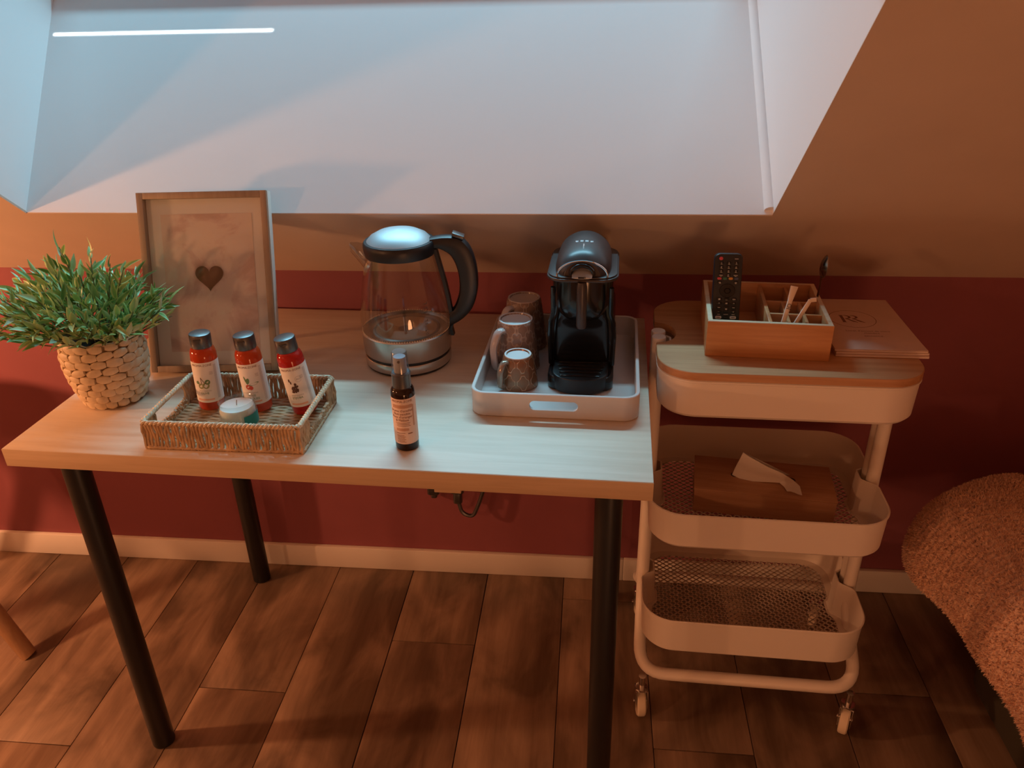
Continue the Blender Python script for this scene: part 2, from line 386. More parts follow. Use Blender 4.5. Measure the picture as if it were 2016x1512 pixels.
def wrap(geo, R, a0=-PI/2, z0=0):
    """bend XY-plane art onto a standing cylinder of radius R (art x runs round, y up), centred on angle a0"""
    return [(R*math.cos(a0+x/R), R*math.sin(a0+x/R), z0+y) for x, y, z in geo[0]], geo[1]
def ellipse(cx, cy, rx, ry, n=16, rot=0):
    c, s = math.cos(rot), math.sin(rot)
    v = [(cx+rx*math.cos(2*PI*k/n)*c-ry*math.sin(2*PI*k/n)*s, cy+rx*math.cos(2*PI*k/n)*s+ry*math.sin(2*PI*k/n)*c, 0) for k in range(n)]
    return v, [tuple(range(n))]
def rect(x0, x1, y0, y1, n=1):
    v = []; f = []
    for i in range(n+1):
        x = x0+(x1-x0)*i/n; v += [(x, y0, 0), (x, y1, 0)]
        if i: k = 2*i; f.append((k-2, k, k+1, k-1))
    return v, f

# ================================================================== the room
XW0, XW1, YR, ZT = -2.6, 3.2, -4.2, 2.4
# floor planks, seams read from the photograph
fl = struct(obj('floor', box(XW0, XW1, YR, .02, -.03, -.0125), 'subfloor'))
PW = .1955
ends = {0: -.423, 1: -.93, 2: -.256, 3: -.78, 4: -.088, 5: -.502, 6: -1.02, 7: -.33, -1: -1.03, -2: -.588, -3: -.98, -4: -.3}
pm = {}
k0 = int(math.floor((XW0-.055)/PW)); k1 = int(math.ceil((XW1-.055)/PW))
for k in range(k0, k1):
    x0 = max(XW0, .055+k*PW); x1 = min(XW1, x0+PW if x0 > XW0 else .055+(k+1)*PW)
    if x1-x0 < .03: continue
    y = 0.0; e = ends.get(k, -random.uniform(.1, 1.25))
    while y > YR+.001:
        y1 = max(YR, e); ln = round(y-y1, 3); wd = round(x1-x0, 3)
        if ln > .02:
            key = (ln, wd)
            if key not in pm: pm[key] = mesh('plank', bbox(-wd/2+.0009, wd/2-.0009, -ln/2+.0009, ln/2-.0009, -.012, 0, .0014), 'plank')
            obj('plank', pm[key], None, fl, ((x0+x1)/2, (y+y1)/2, 0))
        y = y1; e = y1-1.29
wb = struct(obj('wall_back', box(XW0, XW1, 0, .06, 0, ZC), 'red_wall'))
sk = struct(obj('baseboard_back', cat(bbox(XW0, .985, -.012, 0, 0, .0655, .002), bbox(.9852, XW1, -.012, 0, 0, .0655, .002)), 'skirting'))
struct(obj('wall_left', box(XW0-.06, XW0, YR, .06, 0, ZT), 'far_wall'))
struct(obj('wall_right', box(XW1, XW1+.06, YR, .06, 0, ZT), 'far_wall'))
struct(obj('wall_front', box(XW0, XW1, YR-.06, YR, 0, ZT), 'far_wall'))
SB, ST, SM = -Y0/math.cos(ANG), -Y0/math.cos(ANG)+1.2, (ZT-ZC)/math.sin(ANG)
def slab(x0, x1, s0, s1, th=.004):
    o = Vector((0, 0, ZC)); v = []
    for t in (0, th):
        for x, s in ((x0, s0), (x1, s0), (x1, s1), (x0, s1)): v.append(tuple(o + Vector((x, 0, 0)) + CE*s + CN*t))
    return v, box(0, 1, 0, 1, 0, 1)[1]
ys = -SM*math.cos(ANG)
struct(obj('ceiling', cat(slab(XW0, XW1, 0, SB), slab(XW0, XL, SB, ST), slab(XR, XW1, SB, ST), slab(XW0, XW1, ST, SM), box(XW0, XW1, YR, ys, ZT, ZT+.03)), 'beige', ang=0))
# skylight: reveal, frame, glass, lowered blind
win = struct(bpy.data.objects.new('window_1', None)); COL.objects.link(win)
E0 = Vector((0, 0, ZC)) + CE*(SB+.0012) + G*.0015; E1 = Vector((0, 0, ZC)) + CE*(ST-.0012) + G*.0015
GLv = G+Vector((GL, 0, 0)); GRv = G+Vector((GR, 0, 0))
def quad_slab(a, b, c, d, off):
    off = Vector(off); v = [Vector(p) for p in (a, b, c, d)]
    return [tuple(p) for p in v]+[tuple(p+off) for p in v], box(0, 1, 0, 1, 0, 1)[1]
xl, xr = Vector((XL, 0, 0)), Vector((XR, 0, 0))
pn = Vector((1, 0, 0)).cross(G)
if pn.z > 0: pn = -pn
obj('reveal_panel', quad_slab(xl+E0, xr+E0, xr+E0+GRv*NL, xl+E0+GLv*NL, pn*.012), 'reveal', win, ang=0)
obj('reveal_panel', quad_slab(xl+E1, xr+E1, xr+E1+GRv*NL, xl+E1+GLv*NL, -pn*.012), 'reveal', win, ang=0)
obj('reveal_panel', quad_slab(xl+E0, xl+E1, xl+E1+GLv*NL, xl+E0+GLv*NL, (-.012, 0, 0)), 'reveal', win, ang=0)
obj('reveal_panel', quad_slab(xr+E0, xr+E1, xr+E1+GRv*NL, xr+E0+GRv*NL, (.012, 0, 0)), 'reveal', win, ang=0)
for x, gv, sgn in ((xr, GRv, -1),):       # rounded plaster bead in the lower corners
    obj('corner_bead', tube([tuple(x+E0+gv*t+Vector((sgn*.003, 0, 0))-pn*.002) for t in (.008, NL*.5, NL)], .0105, 14), 'reveal', win)
wx0, wx1 = XL+GL*NL, XR+GR*NL
def wbar(x0, x1, s0, s1, t0, t1):
    v = []
    for t in (t0, t1):
        for x, s in ((x0, s0), (x1, s0), (x1, s1), (x0, s1)): v.append(tuple(WIN0 + Vector((x, 0, 0)) + CE*s + CN*t))
    return v, box(0, 1, 0, 1, 0, 1)[1]
obj('frame', cat(wbar(wx0, wx1, 0, .02, 0, .03), wbar(wx0, wx1, 1.11, 1.2, 0, .05), wbar(wx0, wx0+.04, .02, 1.11, 0, .03), wbar(wx1-.04, wx1, .02, 1.11, 0, .03)), 'winframe', win, ang=0)
obj('pane', wbar(wx0+.04, wx1-.04, .02, 1.11, .012, .016), 'pane', win, ang=0)
obj('blind', wbar(wx0+.041, wx1-.041, .50, 1.109, -.002, .001), 'blind', win, ang=0)
obj('outer_flashing', wbar(wx0-.02, wx1+.02, .50, 1.2, .052, .056), 'blackmetal', win, ang=0)

# ================================================================== table (slightly turned against the wall)
TAU, TW, TD, TT = -.0301, 1.0, .6067, .0319
YB = -.0469; TH = .70+TT
def tl(x, y, z=0):
    c, s = math.cos(TAU), math.sin(TAU)
    return (1+(x-1)*c-(y-YB)*s, YB+(x-1)*s+(y-YB)*c, TH+z)
tb = thing('table', 'light oak rectangular table with four round black legs', 'table', (tl(.5, YB-TD/2)[0], tl(.5, YB-TD/2)[1], 0), TAU)
top = obj('table_top', bbox(-.5, .5, -TD/2, TD/2, .70, TH, .0012), 'table', tb)
obj('edge_band', bbox(-.5001, .5001, -TD/2-.0006, -TD/2+.0002, .7008, TH-.0008, .0002), 'table_edge', top)
for sx in (-1, 1):
    for sy in (-1, 1):
        y = sy*(TD/2-.0645) if sy < 0 else sy*(TD/2-.0493)
        lg = obj('leg', lathe([(.019, .0), (.021, .001), (.0215, .004), (.0215, .694), (.021, .697)], 28), 'blackmetal', tb, (sx*(.5-.061), y, 0))
        obj('mounting_plate', prism(rrect(.075, .075, .01), .6965, .7, 0), 'blackmetal', lg)
obj('underside_block', bbox(-.02, .02, -TD/2+.004, -TD/2+.05, .692, .7, .001), 'table_edge', tb, (.203, 0, 0))
# cables on the wall under the table
pc = thing('power_cable', 'black plug with looped cable hanging on the red wall under the table', 'cable', (.58, 0, .26))
obj('plug', cat(prism(rrect(.034, .03, .008), .012, .06, .002), prism(rrect(.022, .022, .008), -.02, .012, .002)), 'capblack', pc, (0, -.034, .0))
lp = arc_fillet([(0, -.034, -.015), (.008, -.036, -.052), (.035, -.036, -.062), (.052, -.034, -.02), (.07, -.03, .04), (.075, -.022, .2)], .03, 6)
obj('cable', tube(lp, .005, 8), 'capblack', pc)
p2 = thing('power_plug', 'small black plug just under the table edge, left of the looped cable', 'plug', (.518, 0, .252))
obj('plug_body', cat(prism(rrect(.03, .026, .007), .0, .05, .002), prism(rrect(.016, .016, .006), -.012, 0, .001)), 'capblack', p2, (0, -.016, 0))
obj('pin_collar', xf(lathe([(.009, 0), (.009, .008)], 14), (0, -.005, .03), (PI/2, 0, 0)), 'blackplastic', p2)

# ================================================================== plant in woven pot
pl = thing('potted_plant', 'bushy green artificial plant in a pale woven straw pot', 'plant', tl(.084, -.475), TAU)
def potr(h): 
    t = h/.122
    return .0465 + .0195*math.sin(min(1, t/.68)*PI/2) - .005*max(0, (t-.68)/.32)**1.5
prof = [(potr(.122*i/12)-.004, .122*i/12) for i in range(13)] + [(.056, .121), (.053, .105), (.0, .105)]
pot = obj('pot', lathe([(.001, 0)]+prof[:-1]+[(.001, .105)], 40), 'straw_in', pl)
bme = None
def lens(n=10, a=.0145, b=.0085, c=.0058):
    rings = []
    for i in range(1, 6):
        t = -1+2*i/6; r = math.cos(t*PI/2)**.8
        rings.append([(t*a, b*r*math.cos(2*PI*j/n), c*r*math.sin(2*PI*j/n)) for j in range(n)])
    return loft(rings)
strand = mesh('strand', lens(10, .0185, .0078, .0042), 'straw')
rows = 9
for i in range(rows):
    h = .0105+.105*i/(rows-1); R = potr(h); nc = 17
    for j in range(nc):
        a = 2*PI*(j+.5*(i % 2))/nc + random.uniform(-.03, .03)
        o = obj('strand', strand, None, pot, (R*math.cos(a)*.985, R*math.sin(a)*.985, h))
        o.rotation_euler = (0, 0, 0)
        tx = Vector((-math.sin(a), math.cos(a), random.uniform(.02, .26)*(1 if i % 2 else -.6))).normalized(); nz = Vector((math.cos(a), math.sin(a), 0)); ny = nz.cross(tx)
        o.rotation_euler = Matrix(((tx.x, ny.x, nz.x), (tx.y, ny.y, nz.y), (tx.z, ny.z, nz.z))).to_euler()
        s = R/.070; o.scale = (s*random.uniform(.9, 1.1), random.uniform(.9, 1.15), random.uniform(.8, 1.15))
obj('rim', tube([(.0600*math.cos(a), .0600*math.sin(a), .121+.0035*math.sin(11*a)) for a in [2*PI*k/66 for k in range(67)]], .0038, 6), 'straw', pot)
obj('moss', lathe([(.055, .108), (.052, .118), (.036, .126), (.001, .13)], 24), 'soil', pl)
def leaf_geo(L, wd, curl):
    n = 6; V = []; E = []
    for i in range(n+1):
        t = i/n; w_ = wd*math.sin(PI*(t**.75))**.9*.5 if 0 < t < 1 else .0004
        z = -curl*t*t*L; y = t*L
        V += [(-w_, y, z+w_*.45), (-w_*.45, y, z+w_*.12), (0, y, z), (w_*.45, y, z+w_*.12), (w_, y, z+w_*.45)]
        E += [1, .05, .0, .05, 1] if 0 < t < 1 else [1]*5
    Fc = [(i*5+j, i*5+j+1, i*5+j+6, i*5+j+5) for i in range(n) for j in range(4)]
    return V, Fc, E
def leaf_mesh(name, V, Fc, E, T):
    me = bpy.data.meshes.new(name); me.from_pydata(V, [], Fc); me.update()
    a = me.attributes.new('edge', 'FLOAT', 'POINT'); a.data.foreach_set('value', E)
    a = me.attributes.new('tone', 'FLOAT', 'POINT'); a.data.foreach_set('value', T)
    me.polygons.foreach_set('use_smooth', [True]*len(me.polygons)); me.materials.append(M['leaf']); return me
variants = [leaf_geo(.033, .0100, .2), leaf_geo(.028, .0094, -.15), leaf_geo(.036, .0098, .35), leaf_geo(.024, .0086, .1)]
vm = [leaf_mesh('leaf', v, f, e, [0]*len(v)) for v, f, e in variants]
rng = random.Random(11); leaves = []; stems = []
def add_stem(az, th, L, curve, r0):
    base = Vector((r0*math.cos(az), r0*math.sin(az), .112)); d = Vector((math.sin(th)*math.cos(az), math.sin(th)*math.sin(az), math.cos(th)))
    pts = []; p = base.copy(); n = 9; out = Vector((math.cos(az), math.sin(az), 0))
    for i in range(n+1):
        pts.append(p.copy()); p = p + d*(L/n); d = (d + out*curve*.05 - Vector((0, 0, curve*.025)) + Vector((rng.uniform(-.05, .05), rng.uniform(-.05, .05), rng.uniform(-.03, .03)))).normalized()
    stems.append(tube([tuple(q) for q in pts], [.0011]*n+[.0005], 5))
    m_ = max(5, int(L/.0115))
    for k in range(m_):
        t = .34+.66*(k+.6*rng.random())/m_; i = min(n-1, int(t*n)); q = pts[i].lerp(pts[i+1], min(1, t*n-i)); ax = (pts[i+1]-pts[i]).normalized()
        ref = Vector((0, 0, 1)) if abs(ax.z) < .95 else Vector((1, 0, 0))
        s = ax.cross(ref).normalized(); u = s.cross(ax); ph = k*2.4+rng.uniform(-.5, .5)
        side = s*math.cos(ph)+u*math.sin(ph); spread = rng.uniform(.35, .85) if t < .95 else .1
        y = (ax*math.cos(spread)+side*math.sin(spread)).normalized(); z = (Vector((0, 0, 1))*.7+side*.5+Vector((rng.uniform(-.5, .5), rng.uniform(-.5, .5), 0)))
        z = (z-y*z.dot(y)).normalized(); x = y.cross(z)
        rr_ = math.hypot(q.x+y.x*.028, q.y+y.y*.028)
        if rr_ > .058 and q.z+y.z*.028 < .122+.38*(rr_-.058): continue
        leaves.append((q, Matrix(((x.x, y.x, z.x), (x.y, y.y, z.y), (x.z, y.z, z.z))), rng.randrange(4), rng.uniform(.75, 1.1)))
for i in range(112):
    az = i*2.39996+rng.uniform(-.2, .2); th = .08+1.02*math.sqrt((i+.5)/112)
    L = (.088+.024*math.sin(th))*rng.uniform(.82, 1.1)*(1-.24*math.cos(az))
    add_stem(az, th, L, rng.uniform(-.3, .25)*math.sin(th), .008+.048*math.sin(th)*rng.uniform(.6, 1))
for az, th, L in ((2.9, .16, .155), (.6, .2, .125), (3.6, .36, .135), (1.8, .12, .14), (.1, .42, .135), (5.2, .35, .12)): add_stem(az, th, L, .1, .015)
for az, L in ((3.25, .125), (3.6, .12), (2.9, .13), (-.25, .085), (.15, .08), (-.6, .085), (4.1, .10)): add_stem(az, 1.12, L, .05, .052)
obj('stems', cat(*stems), 'stem', pl, kind='stuff')
def vis(q):   # nearest to the photographer and outermost first
    return q[0].y*1.0 - .35*(Vector((q[0].x, q[0].y, (q[0].z-.12))).length)
leaves.sort(key=vis)
for q, R3, k, s in leaves[:290]:
    o = obj('leaf', vm[k], None, pl, q); o.rotation_euler = R3.to_euler(); o.scale = (s, s, s)
V, Fc, E, T = [], [], [], []
for q, R3, k, s in leaves[290:]:
    v, f, e = variants[k]; b0 = len(V); V += [tuple(q + R3 @ (Vector(p)*s)) for p in v]; Fc += [tuple(i+b0 for i in g) for g in f]; E += e; T += [rng.random()]*len(v)
obj('foliage', leaf_mesh('foliage', V, Fc, E, T), None, pl, kind='stuff')

# ================================================================== picture frame, leaning back on its easel strut
FWd, FH, FT = .231, .32, .018
pf = thing('picture_frame', 'grey oak picture frame with a brown heart on a blush watercolour print', 'picture', tl(.2185, -.375, .0), 0)
pf.rotation_euler = (0, 0, TAU+.125)
tilt = -.318
holder = obj('frame', cat(bbox(-FWd/2, -FWd/2+.0115, -.004, FT, 0, FH, .0008), bbox(FWd/2-.0115, FWd/2, -.004, FT, 0, FH, .0008), bbox(-FWd/2+.0115, FWd/2-.0115, -.004, FT, 0, .0115, .0008), bbox(-FWd/2+.0115, FWd/2-.0115, -.004, FT, FH-.0115, FH, .0008)), 'frame', pf, (0, 0, .0066), (tilt, 0, 0))
obj('daylit_side_strip', bbox(FWd/2, FWd/2+.0009, .0, FT, .0005, FH-.0005, .0003), 'frame_side_lit', holder)  # right side only: pale strip carrying the daylight in its colour
obj('backing_board', box(-FWd/2+.008, FWd/2-.008, FT-.004, FT+.001, .008, FH-.008), 'back_board', holder)
obj('mat_board', box(-FWd/2+.009, FWd/2-.009, .0085, .0105, .009, FH-.009), 'mat_board', holder)
pw0, pw1, pz0, pz1 = -.080, .083, .036, .282
pr = obj('print', box(pw0, pw1, .0078, .0086, pz0, pz1), 'print', holder)
hv = []
for k in range(48):
    t = 2*PI*k/48; hv.append((.0255/16*16*math.sin(t)**3, .0072, .171+.0255/16*(13*math.cos(t)-5*math.cos(2*t)-2*math.cos(3*t)-math.cos(4*t))))
obj('heart', ([(0, .0071, .176)]+[(x, .0071, z) for x, _, z in hv], [(0, 1+k, 1+(k+1) % 48) for k in range(48)]), 'heart', holder, ang=0)
obj('glass', box(-FWd/2+.010, FWd/2-.010, .003, .0045, .010, FH-.010), 'frame_glass', holder)
obj('easel_strut', cat(bbox(-.025, .025, -.0015, .0015, 0, .2, .0005)), 'back_board', pf, (0, .137, .0006), (.215, 0, 0))

# ================================================================== seagrass basket
BW, BD, BH = .252, .172, .047
bk = thing('woven_basket', 'low rectangular twisted seagrass basket with two handle openings', 'basket', tl(.3525, -.546), TAU+.03)
rg = random.Random(5)
def strand_v(x, y, nx, ny, z0, z1, ph):
    pts = []; n = 7
    for i in range(n+1):
        t = i/n; wv = .0012*math.sin(t*5+ph); bu = .0009*math.sin(t*PI*4+ph*2)
        pts.append((x+(-ny)*wv+nx*bu, y+nx*wv+ny*bu, z0+(z1-z0)*t))
    return tube(pts, [.0026+.0004*math.sin(i*2.3+ph) for i in range(n+1)], 6)
def wall(x0, y0, x1, y1, cut=None):
    L = math.hypot(x1-x0, y1-y0); n = int(L/.0051); out = []; nx, ny = (y1-y0)/L, -(x1-x0)/L
    for i in range(n+1):
        t = i/n; z1 = BH-.003
        if cut and cut[0] < t < cut[1]: z1 = .015+.006*min(1, abs(t-.5)/.35)
        out.append(strand_v(x0+(x1-x0)*t, y0+(y1-y0)*t, nx, ny, .001, z1, rg.uniform(0, 6)))
    return cat(*out)
hw, hd = BW/2-.003, BD/2-.003
obj('wall_weave', wall(-hw, -hd, hw, -hd), 'seagrass', bk, kind='stuff'); obj('wall_weave', wall(-hw, hd, hw, hd), 'seagrass', bk, kind='stuff')
obj('wall_weave', wall(-hw, -hd, -hw, hd, (.24, .80)), 'seagrass', bk, kind='stuff'); obj('wall_weave', wall(hw, -hd, hw, hd, (.24, .80)), 'seagrass', bk, kind='stuff')
fr = []
n = int(BD/.0052)
for i in range(n):
    y = -hd+(i+.5)*2*hd/n; ph = rg.uniform(0, 6)
    fr.append(tube([(-hw+2*hw*k/26, y+.0010*math.sin(k*1.1+ph*.3), .0035+.0012*math.sin(k*1.5+i*PI)) for k in range(27)], .0026, 6))
obj('floor_weave', cat(*fr), 'seagrass', bk, kind='stuff')
obj('floor_core', box(-hw, hw, -hd, hd, .0006, .0022), 'straw_in', bk)
out = rrect(2*hw, 2*hd, .006, 3)
def along(o, n):
    P = [Vector((x, y, 0)) for x, y in o]; P.append(P[0]); ls = [0]
    for a, b in zip(P, P[1:]): ls.append(ls[-1]+(b-a).length)
    res = []
    for i in range(n):
        d = ls[-1]*i/n; k = max(j for j in range(len(ls)-1) if ls[j] <= d+1e-9); t = (d-ls[k])/max(1e-9, ls[k+1]-ls[k]); res.append(P[k].lerp(P[k+1], t))
    return res
ring = along(out, 420); rim = []
for sgn in (0, PI):
    pts = []
    for i, p in enumerate(ring+[ring[0]]):
        a = i*2*PI*62/420+sgn; q = p.normalized(); pts.append((p.x+q.x*.0021*math.cos(a), p.y+q.y*.0021*math.cos(a), BH-.001+.0021*math.sin(a)))
    rim.append(tube(pts, .0026, 6, False))
obj('braided_rim', cat(*rim), 'seagrass_l', bk, kind='stuff')
ring2 = along(out, 210); low = []
for zz in (.004,):
    low.append(tube([(p.x*1.012, p.y*1.012, zz+.0008*math.sin(i*1.9)) for i, p in enumerate(ring2+[ring2[0]])], .0028, 6, False))
obj('base_rope', cat(*low), 'seagrass', bk)

# ================================================================== three cosmetic bottles, candle, spray
def bottle(label, x, y, lean, mat, art, words, rz):
    b = thing('cosmetic_bottle', label, 'bottle', tl(x, y, .0080+.0208*(abs(lean[0])+abs(lean[1]))), TAU, 'amber cosmetic bottles in the basket')
    b.rotation_euler = (lean[0], lean[1], TAU+rz)
    R = .0208
    body = obj('body', lathe([(.001, .0), (.017, 0), (.0195, .0015), (R, .005), (R, .094), (.0203, .1), (.0185, .1055), (.0155, .109), (.013, .111), (.0001, .111)], 36), mat, b)
    obj('cap', lathe([(.001, .1095), (.0162, .1095), (.0168, .1105), (.0168, .1305), (.0162, .1318), (.0155, .1322), (.001, .132)], 32), 'capblack', b)
    obj('flip_lid_lip', xf(prism(rrect(.012, .003, .001), 0, .0025), (.0, -.0172, .124)), 'capblack', b)
    RL = R+.0003; h0, h1 = .0165, .088; n = 30
    a0, a1 = -PI/2-1.75, -PI/2+1.75
    v = []; f = []
    for i in range(n+1):
        a = a0+(a1-a0)*i/n
        v += [(RL*math.cos(a), RL*math.sin(a), h0), (RL*math.cos(a), RL*math.sin(a), h1)]
        if i: k = 2*i; f.append((k-2, k, k+1, k-1))
    lb = obj('paper_label', (v, f), 'label', b)
    RP = RL+.00025
    def put(nm, geo, mt): obj(nm, wrap(geo, RP, -PI/2, 0), mt, lb, ang=0)
    put('brand_print', xf(text('AROMA-ZONE', .0052), (0, .083, 0)), 'ink_brown')
    for mt, g in art: put('picture_print', g, mt)
    put('small_print', cat(xf(text('HUILE VEGETALE', .0026), (0, .038, 0)), *[rect(.019, .024, z, z+.0006) for z in [.022+.0021*k for k in range(29)]], *[rect(.011, .0165, z, z+.0005) for z in (.0705, .0685, .0665)]), 'ink_grey')
    zz = .0335
    put('name_print', cat(*[xf(text(w, .0052), (-.001, zz-.0062*k, 0)) for k, w in enumerate(words)]), 'leafprint')
    put('peach_band', rect(-.015, .013, .0205, .0235, 10), 'peach')
    return b
def fruit(cx, cy, r): return ellipse(cx, cy, r, r*1.08)
bottle('leftmost bottle in the basket, black cap, green olives on its label', .277, -.505, (0, .03), 'amber1',
       [('olive', cat(fruit(.003, .0475, .0052), fruit(-.0052, .0465, .0045))), ('leafprint', cat(fruit(.006, .0535, .0042), fruit(-.0105, .0525, .0028))), ('seed', cat(tubeflat := rect(-.0045, -.0035, .051, .062), xf(rect(-.0005, .0005, 0, .012), (-.004, .061, 0), (0, 0, -2.6)), xf(rect(-.0005, .0005, 0, .013), (-.0105, .0535, 0), (0, 0, -1.5))))], ['OLIVE'], .18)
bottle('middle bottle in the basket, black cap, red berry and leaves on its label', .361, -.505, (0, -.045), 'amber1',
       [('leafprint', cat(ellipse(.006, .0535, .0085, .0021, 16, .25), ellipse(-.0065, .061, .0015, .007, 16, .3), ellipse(-.003, .059, .003, .0055, 16, -.3))), ('berry', cat(fruit(-.004, .0485, .0042), fruit(.0005, .047, .0035)))], ['ROSE', 'MUSQUEE'], .14)
bottle('rightmost bottle in the basket, leaning left, brown seeds on its label', .441, -.508, (.02, -.12), 'amber2',
       [('seed', cat(*[ellipse(-.001+.006*math.cos(k*1.1)*(.4+.6*((k*7) % 5)/5), .049+.0045*math.sin(k*1.7), .0017, .0024, 8, k) for k in range(15)], ellipse(.001, .0575, .002, .0026), ellipse(-.0075, .065, .0014, .003), ellipse(-.0055, .061, .0012, .0026))), ('ink_grey', cat(*[xf(rect(-.0004, .0004, .0045, .0051), (.008, .066, 0), (0, 0, k*.3)) for k in range(21)], xf(text('BIO', .004), (.008, .066, 0))))], ['JOJOBA'], .2)
cj = thing('candle_jar', 'white candle in a small clear glass jar with a teal label', 'candle', tl(.354, -.566, .0075), TAU+.6)
obj('jar', lathe([(.024, 0), (.0275, .002), (.0290, .006), (.0292, .034), (.0285, .037), (.0272, .040), (.0272, .0455), (.0278, .0468), (.0268, .0475), (.0258, .046), (.0258, .039), (.0272, .0355), (.0276, .006), (.022, .003)], 40), 'jarglass', cj)
obj('wax', lathe([(.001, .0032), (.0262, .0035), (.0272, .007), (.0272, .033), (.0256, .0385), (.012, .0382), (.001, .0386)], 36), 'wax', cj)
obj('wick', tube([(0, 0, .038), (.0006, 0, .043), (.0016, .0006, .047)], .0007, 6), 'wick', cj)
v = []; f = []
for i in range(15):
    a = -PI/2+.15+1.45*i/14; v += [(.0295*math.cos(a), .0295*math.sin(a), .009), (.0295*math.cos(a), .0295*math.sin(a), .029)]
    if i: k = 2*i; f.append((k-2, k, k+1, k-1))
obj('teal_label', (v, f), 'teal', cj)
sb = thing('spray_bottle', 'slim dark brown spray bottle with clear cap standing near the table edge', 'bottle', tl(.631, -.588), TAU+.1)
obj('body', lathe([(.001, 0), (.0155, 0), (.0172, .0015), (.0178, .004), (.0178, .094), (.0172, .099), (.0152, .1025), (.0138, .104), (.001, .104)], 36), 'brownglass', sb)
obj('collar', lathe([(.001, .1035), (.0138, .1035), (.0138, .121), (.0142, .1225), (.0142, .1255), (.0128, .127), (.001, .127)], 32), 'capblack', sb)
sh = obj('spray_head', lathe([(.001, .126), (.0095, .126), (.0095, .140), (.0088, .151), (.001, .152)], 24), 'sprayhead', sb)
obj('nozzle', xf(lathe([(.002, 0), (.002, .002)], 10), (0, -.0085, .146), (PI/2, 0, 0)), 'capblack', sh)
obj('clear_cap', lathe([(.0125, .1262), (.0127, .1262), (.0112, .158), (.0105, .1592), (.001, .1595)], 32), 'clearplastic', sb)
v = []; f = []
for i in range(41):
    a = -PI/2-2.7+5.4*i/40; v += [(.01805*math.cos(a), .01805*math.sin(a), .0135), (.01805*math.cos(a), .01805*math.sin(a), .0895)]
    if i: k = 2*i; f.append((k-2, k, k+1, k-1))
M['peachpaper'] = plain('peach_paper_label', (.82, .64, .53), .55); lb = obj('paper_label', (v, f), 'peachpaper', sb)
def sput(nm, g, mt): obj(nm, wrap(g, .0183, -PI/2, 0), mt, lb, ang=0)
sput('brand_print', xf(text('AROMA-ZONE', .0052), (0, .0855, 0)), 'ink_brown')
M['tanband'] = plain('tan_band', (.56, .33, .22), .6)
sput('tan_band', cat(rect(-.016, .016, .0745, .0795, 12), rect(-.012, .008, .0365, .0405, 8), rect(.016, .0185, .043, .078, 2)), 'tanband')
sput('name_print', cat(*[xf(text(w, .0054), (-.0015, .0700-.0052*k, 0)) for k, w in enumerate(("Brume d'oreiller", 'Nuit paisible', "Fleur d'oranger", '& Mélisse'))]), 'ink_brown')
sput('small_print', cat(*[rect(-.0125+.001*(k % 3), .011-.0015*(k % 2), z, z+.0006, 6) for k, z in enumerate((.0495, .047, .0445))], *[rect(-.012, .002-.002*(k % 2), z, z+.0006, 4) for k, z in enumerate((.032, .0285, .0262, .0239, .0216, .019, .0168))], rect(.006, .013, .031, .0325, 3)), 'ink_brown')

# ================================================================== glass kettle
kt = thing('electric_kettle', 'glass electric kettle with steel base and black handle', 'kettle', tl(.5585, -.283), TAU+.12)
kt.scale = (1, 1, 1.035)
obj('power_base', cat(lathe([(.001, 0), (.075, 0), (.0775, .002), (.078, .005), (.001, .005)], 48)), 'blackplastic', kt)
obj('base_ring', lathe([(.001, .005), (.0785, .005), (.0795, .008), (.0795, .0195), (.0785, .021), (.001, .021)], 56), 'steel', kt)
obj('groove', lathe([(.001, .021), (.0765, .021), (.0765, .026), (.001, .026)], 48), 'blackplastic', kt)
obj('steel_band', lathe([(.07, .026), (.0785, .026), (.0805, .029), (.0815, .064), (.0800, .066), (.078, .066), (.074, .062), (.001, .061)], 64), 'steel', kt)
obj('heating_plate', lathe([(.001, .0612), (.055, .0612), (.058, .0632), (.06, .0632), (.063, .0614), (.0735, .0618)], 56, True, False), 'plate', kt)
gp = [(.0785, .064), (.0808, .070), (.0815, .078), (.0805, .095), (.0775, .12), (.073, .145), (.0675, .170), (.0625, .192), (.059, .208)]
obj('glass_body', lathe(gp+[(r-.0022, z) for r, z in reversed(gp)], 64, False, False), 'kglass', kt)
obj('gasket', cat(*[xf(lens(6, .0016, .0016, .0016), (.0795*math.cos(a), .0795*math.sin(a), .0665)) for a in [2*PI*k/110 for k in range(110)]]), 'chrome', kt)
obj('collar', lathe([(.056, .200), (.0615, .200), (.0625, .204), (.0635, .214), (.063, .2205), (.061, .223), (.001, .223)], 56), 'blackplastic', kt)
obj('lid', lathe([(.056, .222), (.0565, .2235), (.050, .2305), (.036, .2375), (.018, .2412), (.001, .2425)], 56), 'lidsteel', kt)
# spout
sv = []
for k, (dx, hw_, z0_, z1_) in enumerate(((.054, .027, .163, .205), (.066, .021, .177, .212), (.077, .013, .192, .217), (.087, .004, .204, .2195))):
    sv.append([(-dx-0.004*math.cos(PI*j/10)*0, hw_*math.cos(PI*j/10), z1_-(z1_-z0_)*math.sin(PI*j/10)) for j in range(11)])
M['spoutglass'] = thin_glass('spout_glass', (.86, .87, .88), .95, .16)
obj('spout', loft(sv, False, False, False), 'spoutglass', kt)
obj('filter', cat(xf(lathe([(.001, 0), (.018, 0), (.0195, .004), (.018, .007), (.001, .008)], 24), (-.052, -.006, .184), (0, -1.1, 0)), *[xf(box(-.001, .001, -.014, .014, 0, .009), (-.052, -.006+k*.006, .184), (0, -1.1, 0), (1, .15, 1)) for k in (-1, 0, 1)]), 'chrome', kt)
